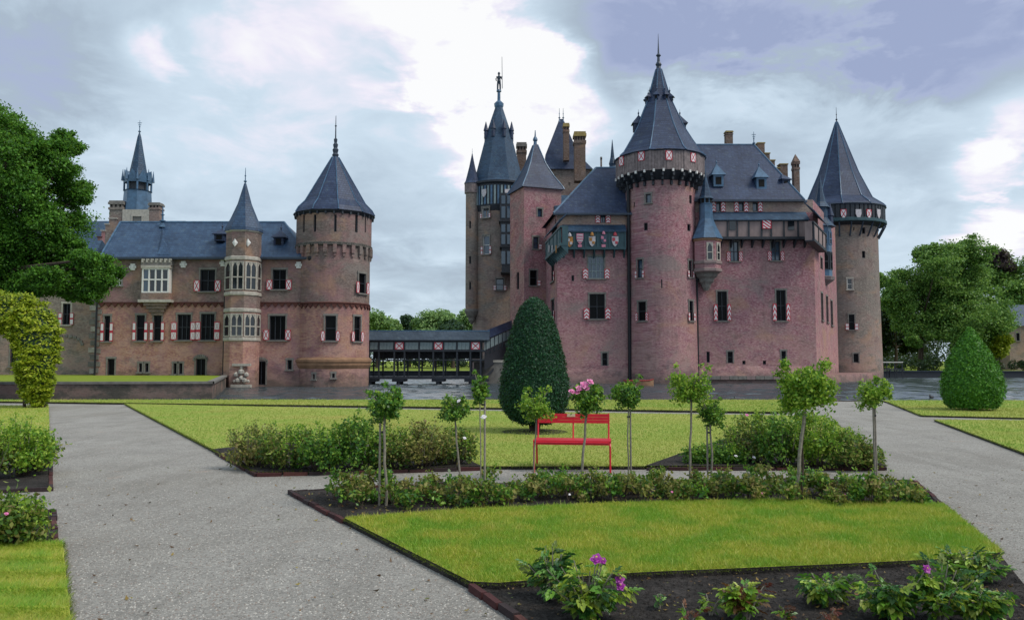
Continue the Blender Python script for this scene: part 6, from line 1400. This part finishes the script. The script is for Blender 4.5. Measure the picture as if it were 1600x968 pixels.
tree('broadleaf_tree', 'big dark leafy tree overhanging the gatehouse lawn', 56, [(-20, 200, 50), (20, 205, 38), (45, 225, 36), (85, 225, 26), (100, 262, 28), (60, 265, 40), (15, 260, 46), (112, 300, 20), (75, 312, 38), (30, 320, 44), (95, 352, 30), (50, 370, 42), (5, 375, 44), (110, 385, 22),
     (75, 410, 34), (130, 412, 28), (160, 420, 24), (180, 416, 18), (150, 440, 20), (105, 440, 26), (60, 440, 30), (152, 455, 14), (105, 458, 14), (20, 420, 40), (-30, 300, 60), (-40, 390, 60), (-90, 280, 70), (-100, 380, 60), (165, 440, 16), (40, 290, 50), (85, 285, 34), (70, 345, 46), (35, 385, 50), (95, 378, 32), (10, 340, 50), (45, 420, 40), (100, 420, 34), (148, 418, 26), (118, 445, 22), (62, 250, 40), (20, 240, 50), (70, 210, 22), (30, 445, 30), (62, 452, 26), (-10, 440, 40), (20, 410, 44), (90, 450, 22)], .19, 105, 'leaf_oak', (-35, -20, 420), rad=.5, spread_y=2.2)
tree('broadleaf_tree', 'full round lime tree by the water beyond the castle', 150, [(1475, 400, 28), (1430, 415, 30), (1510, 392, 24), (1495, 420, 34), (1450, 440, 38), (1535, 425, 30), (1405, 445, 26), (1395, 470, 24), (1390, 435, 14), (1480, 460, 42), (1530, 465, 38), (1558, 490, 22), (1440, 480, 36), (1500, 500, 40), (1545, 515, 26), (1415, 500, 26), (1470, 525, 32), (1520, 535, 28), (1440, 395, 14), (1560, 530, 16), (1480, 485, 40), (1510, 470, 36), (1460, 450, 36), (1490, 505, 36), (1530, 500, 34), (1460, 500, 30)], .40, 140, 'leaf_lime', (1438, 1440, 500), rad=.45, spread_y=3)
RG = 'trees beyond the moat'
tree('broadleaf_tree', 'dark spreading tree behind the lime tree', 185, [(1590, 420, 30), (1560, 430, 24), (1620, 430, 40), (1600, 460, 36), (1575, 460, 26), (1640, 470, 40), (1610, 490, 26)], .6, 120, 'leaf_lime', (1600, 1600, 520), RG)
tree('broadleaf_tree', 'dusky purple leaved tree crown peeping over the lime tree', 190, [(1545, 402, 14), (1552, 415, 18), (1535, 412, 12)], .6, 70, 'leaf_purple', (1548, 1548, 440), RG)
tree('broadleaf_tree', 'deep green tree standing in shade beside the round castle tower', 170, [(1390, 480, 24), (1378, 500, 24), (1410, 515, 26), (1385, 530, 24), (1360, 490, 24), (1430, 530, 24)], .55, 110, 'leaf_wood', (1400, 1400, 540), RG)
tree('young_tree', 'small yellow green tree by the slate roofed house', 146, [(1562, 530, 12), (1560, 545, 13), (1564, 552, 10)], .4, 70, 'leaf_gold', (1562, 1562, 555), RG, rad=.12, spread_y=.8)
tree('young_tree', 'small bright sapling in the shade under the lime tree', 146, [(1450, 525, 8), (1425, 528, 9), (1432, 534, 9)], .4, 60, 'leaf_lime', (1440, 1440, 550), RG, rad=.12, spread_y=.8)
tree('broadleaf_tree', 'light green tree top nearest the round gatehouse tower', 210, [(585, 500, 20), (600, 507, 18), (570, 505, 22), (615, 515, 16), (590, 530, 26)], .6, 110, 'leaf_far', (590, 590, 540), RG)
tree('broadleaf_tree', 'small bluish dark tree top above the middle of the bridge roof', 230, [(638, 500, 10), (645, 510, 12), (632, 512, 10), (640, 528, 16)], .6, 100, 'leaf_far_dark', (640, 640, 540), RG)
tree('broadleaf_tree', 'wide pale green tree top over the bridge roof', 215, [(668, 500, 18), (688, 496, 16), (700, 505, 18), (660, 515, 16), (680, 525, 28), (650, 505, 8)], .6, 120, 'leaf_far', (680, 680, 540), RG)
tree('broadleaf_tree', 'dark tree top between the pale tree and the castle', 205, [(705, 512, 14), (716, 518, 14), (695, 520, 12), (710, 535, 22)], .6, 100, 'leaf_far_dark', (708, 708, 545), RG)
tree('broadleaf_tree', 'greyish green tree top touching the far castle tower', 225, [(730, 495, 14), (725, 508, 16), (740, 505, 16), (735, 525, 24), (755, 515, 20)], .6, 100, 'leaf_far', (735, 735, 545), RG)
# woodland in the shade on the far bank: one mass
V = []
for i in range(150):
    x = rng.uniform(44, 150); c = np.array([x, rng.uniform(172, 200), rng.uniform(.5, 9.5)]); r = rng.uniform(1.6, 3.0); d = sphere_dirs(130); V.append(leaves(c+d*r*rng.uniform(.5, 1, (130, 1)), d+np.array([0, 0, .5]), .6, .7))
for i in range(420):
    x = rng.uniform(-230, 190); y_ = rng.uniform(214, 250) if x < 30 else rng.uniform(255, 300); c = np.array([x, y_, rng.uniform(0, 8.5) if i % 2 else rng.uniform(0, 3)]); r = rng.uniform(2, 4); d = sphere_dirs(90); V.append(leaves(c+d*r*rng.uniform(.5, 1, (90, 1)), d+np.array([0, 0, .5]), .9, .7))
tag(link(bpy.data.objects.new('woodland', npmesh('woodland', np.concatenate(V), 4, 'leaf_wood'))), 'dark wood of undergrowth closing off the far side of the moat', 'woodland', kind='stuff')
V = []
for i in range(26):
    x = at(1372+i*9.5, 560, 142).x; c = np.array([x, rng.uniform(141, 146), rng.uniform(.2, 1.2)]); r = rng.uniform(.8, 1.5); d = sphere_dirs(150); V.append(leaves(c+d*r*rng.uniform(.5, 1, (150, 1)), d+np.array([0, 0, .5]), .4, .7))
tag(link(bpy.data.objects.new('bank_shrubs', npmesh('bank_shrubs', np.concatenate(V), 4, 'leaf_wood'))), 'dark shrubs crowding the far bank beneath the lime tree', 'shrubs', kind='stuff')
# house at the far right
DH = 160.0; hx0, hx1 = at(1577, 530, DH).x, at(1680, 530, DH).x; hs = thing('house', 'slate roofed grey house behind the trees on the far bank', 'building', (hx0, DH, -.35)); z0, z1, z2 = -.4, at(1590, 508, DH).z, at(1590, 474, DH).z
hf = Flat((hx0, DH), (hx1, DH)); facade(hs, 'wall', hf, 0, hf.L, z0, z1, [(1588, 520, 1593, 532), (1604, 520, 1609, 532)], 'grey_brick')
MB().add([(hx0, DH+8, z0), (hx0, DH, z0), (hx0, DH, z1), (hx0, DH+8, z1), (hx0, DH+4, z2-.1)], [(0, 1, 2, 4, 3)]).build('gable_wall', 'grey_brick', hs); MB().quad((hx1, DH, z0), (hx1, DH+8, z0), (hx1, DH+8, z1), (hx1, DH, z1)).build('gable_wall', 'grey_brick', hs)
MB().add([(hx0-.3, DH-.4, z1-.1), (hx1, DH-.4, z1-.1), (hx1, DH+4, z2), (hx0-.3, DH+4, z2), (hx0-.3, DH+8.4, z1-.1), (hx1, DH+8.4, z1-.1)], [(0, 1, 2, 3), (3, 2, 5, 4)]).build('roof', 'slate_teal', hs)
# jetty
DJ = 131.0; jx0, jx1 = at(1371, 565, DJ).x, at(1411, 565, DJ).x; j = thing('jetty', 'small landing stage with pale handrails beside the round castle tower', 'jetty', (jx0, DJ, -1.3))
MB().box(((jx0+jx1)/2, DJ+1, at(1390, 577, DJ).z), (jx1-jx0, 2.4, .2)).build('deck', 'dark_timber', j)
for y_ in (565.5,): MB().box(((jx0+jx1)/2, DJ, at(1390, y_, DJ).z), (jx1-jx0, .1, .14)).build('handrail', 'white_paint', j)
for px in (1373, 1386, 1398, 1410):
    for yy in (0, 1.9): MB().box((at(px, 565, DJ).x, DJ+yy+.1, -.5), (.16, .09, 3.1 if yy == 0 else 1.8)).build('post', 'dark_timber', j)
# ---- red bench
bb = gp(894, 737, 0); B_ = thing('garden_bench', 'red metal garden bench with slatted back facing the path', 'bench', bb, rz=R(-7)); w2 = .545; sh_, dp = .43, .42
for i in range(5): MB().box((0, -.02+i*.087, sh_+.012), (1.12, .072, .022)).build('seat_slat', 'bench_red', B_, world=False)
MB().tube([(-w2+.02, -.06, sh_-.005), (w2-.02, -.06, sh_-.005)], .014, 8).tube([(-w2+.02, .36, sh_-.01), (w2-.02, .36, sh_-.01)], .014, 8).box((0, -.058, sh_-.012), (1.08, .012, .05)).build('seat_rail', 'bench_red', B_, world=False)
for s_ in (-1, 1):
    MB().tube([(s_*w2, -.075, 0), (s_*w2, -.06, sh_-.05), (s_*w2, -.03, sh_), (s_*w2, .34, sh_-.01), (s_*w2, .37, sh_-.05), (s_*w2*1.0, .43, 0)], .014, 8).build('leg_frame', 'bench_red', B_, world=False)
    MB().tube([(s_*(w2-.02), .36, sh_-.02), (s_*(w2-.02), .42, .66), (s_*(w2-.02), .44, .815)], .013, 8).build('back_post', 'bench_red', B_, world=False)
MB().tube([(0, .36, sh_), (0, .42, .66), (0, .43, .80)], .012, 8).build('back_post', 'bench_red', B_, world=False)
for i in range(3): MB().box((0, .412+i*.006, .690+i*.047), (1.07, .018, .0445)).build('back_slat', 'bench_red', B_, world=False)
MB().box((-.03, .405, .785), (.12, .006, .045)).build('plaque', 'plaque', B_, world=False)
# ---- ducks and boat
for px, py, s_, l in ((1456, 622, 1.0, 'dark waterbird resting on the moat near the egg shaped bush'), (1145, 624, .7, 'small dark waterbird swimming before the castle foot')):
    p = gp(px, py, -1.3); d = thing('duck', l, 'waterbird', p, rz=random.uniform(0, 6)); MB().tube([(-.3*s_, 0, .12*s_), (-.2*s_, 0, .08*s_), (0, 0, .07*s_), (.18*s_, 0, .08*s_), (.26*s_, 0, .13*s_), (.29*s_, 0, .24*s_), (.33*s_, 0, .28*s_), (.40*s_, 0, .28*s_)], [.02*s_, .09*s_, .14*s_, .11*s_, .06*s_, .045*s_, .06*s_, .03*s_], 10).build('body', 'duck_black', d, True, False)
    MB().rev([(.028*s_, 0), (.004, .10*s_)], 6).build('beak', 'stone', d, world=False).matrix_basis = Matrix.Translation((.40*s_, 0, .28*s_)) @ Matrix.Rotation(R(90), 4, 'Y')
p = Vector((at(996, 605, 93).x, 93, -1.3)); bt = thing('rowing_boat', 'small red rimmed boat moored at the foot of the main tower', 'boat', p); mb = MB(); pr = [(-1.6, .10, .05), (-1.3, .42, 0), (-.4, .55, 0), (.6, .5, 0), (1.4, .28, .04), (1.9, .03, .18)]; v = []
for x, hw, z in pr: v += [(x, -hw, .55+z), (x, -hw*.7, -.1), (x, hw*.7, -.1), (x, hw, .55+z)]
mb.add(v, [(i*4+j, i*4+j+1, i*4+5+j, i*4+4+j) for i in range(5) for j in range(3)]+[(0, 3, 2, 1)]); mb.build('hull', 'old_brown', bt, world=False)
mb = MB()
for s_ in (-1, 1): mb.tube([(x, s_*hw, .57+z) for x, hw, z in pr], .06, 6)
mb.build('gunwale', 'boat_red', bt, world=False); MB().box((.1, 0, .38), (.3, 1.0, .05)).build('thwart', 'boat_red', bt, world=False)
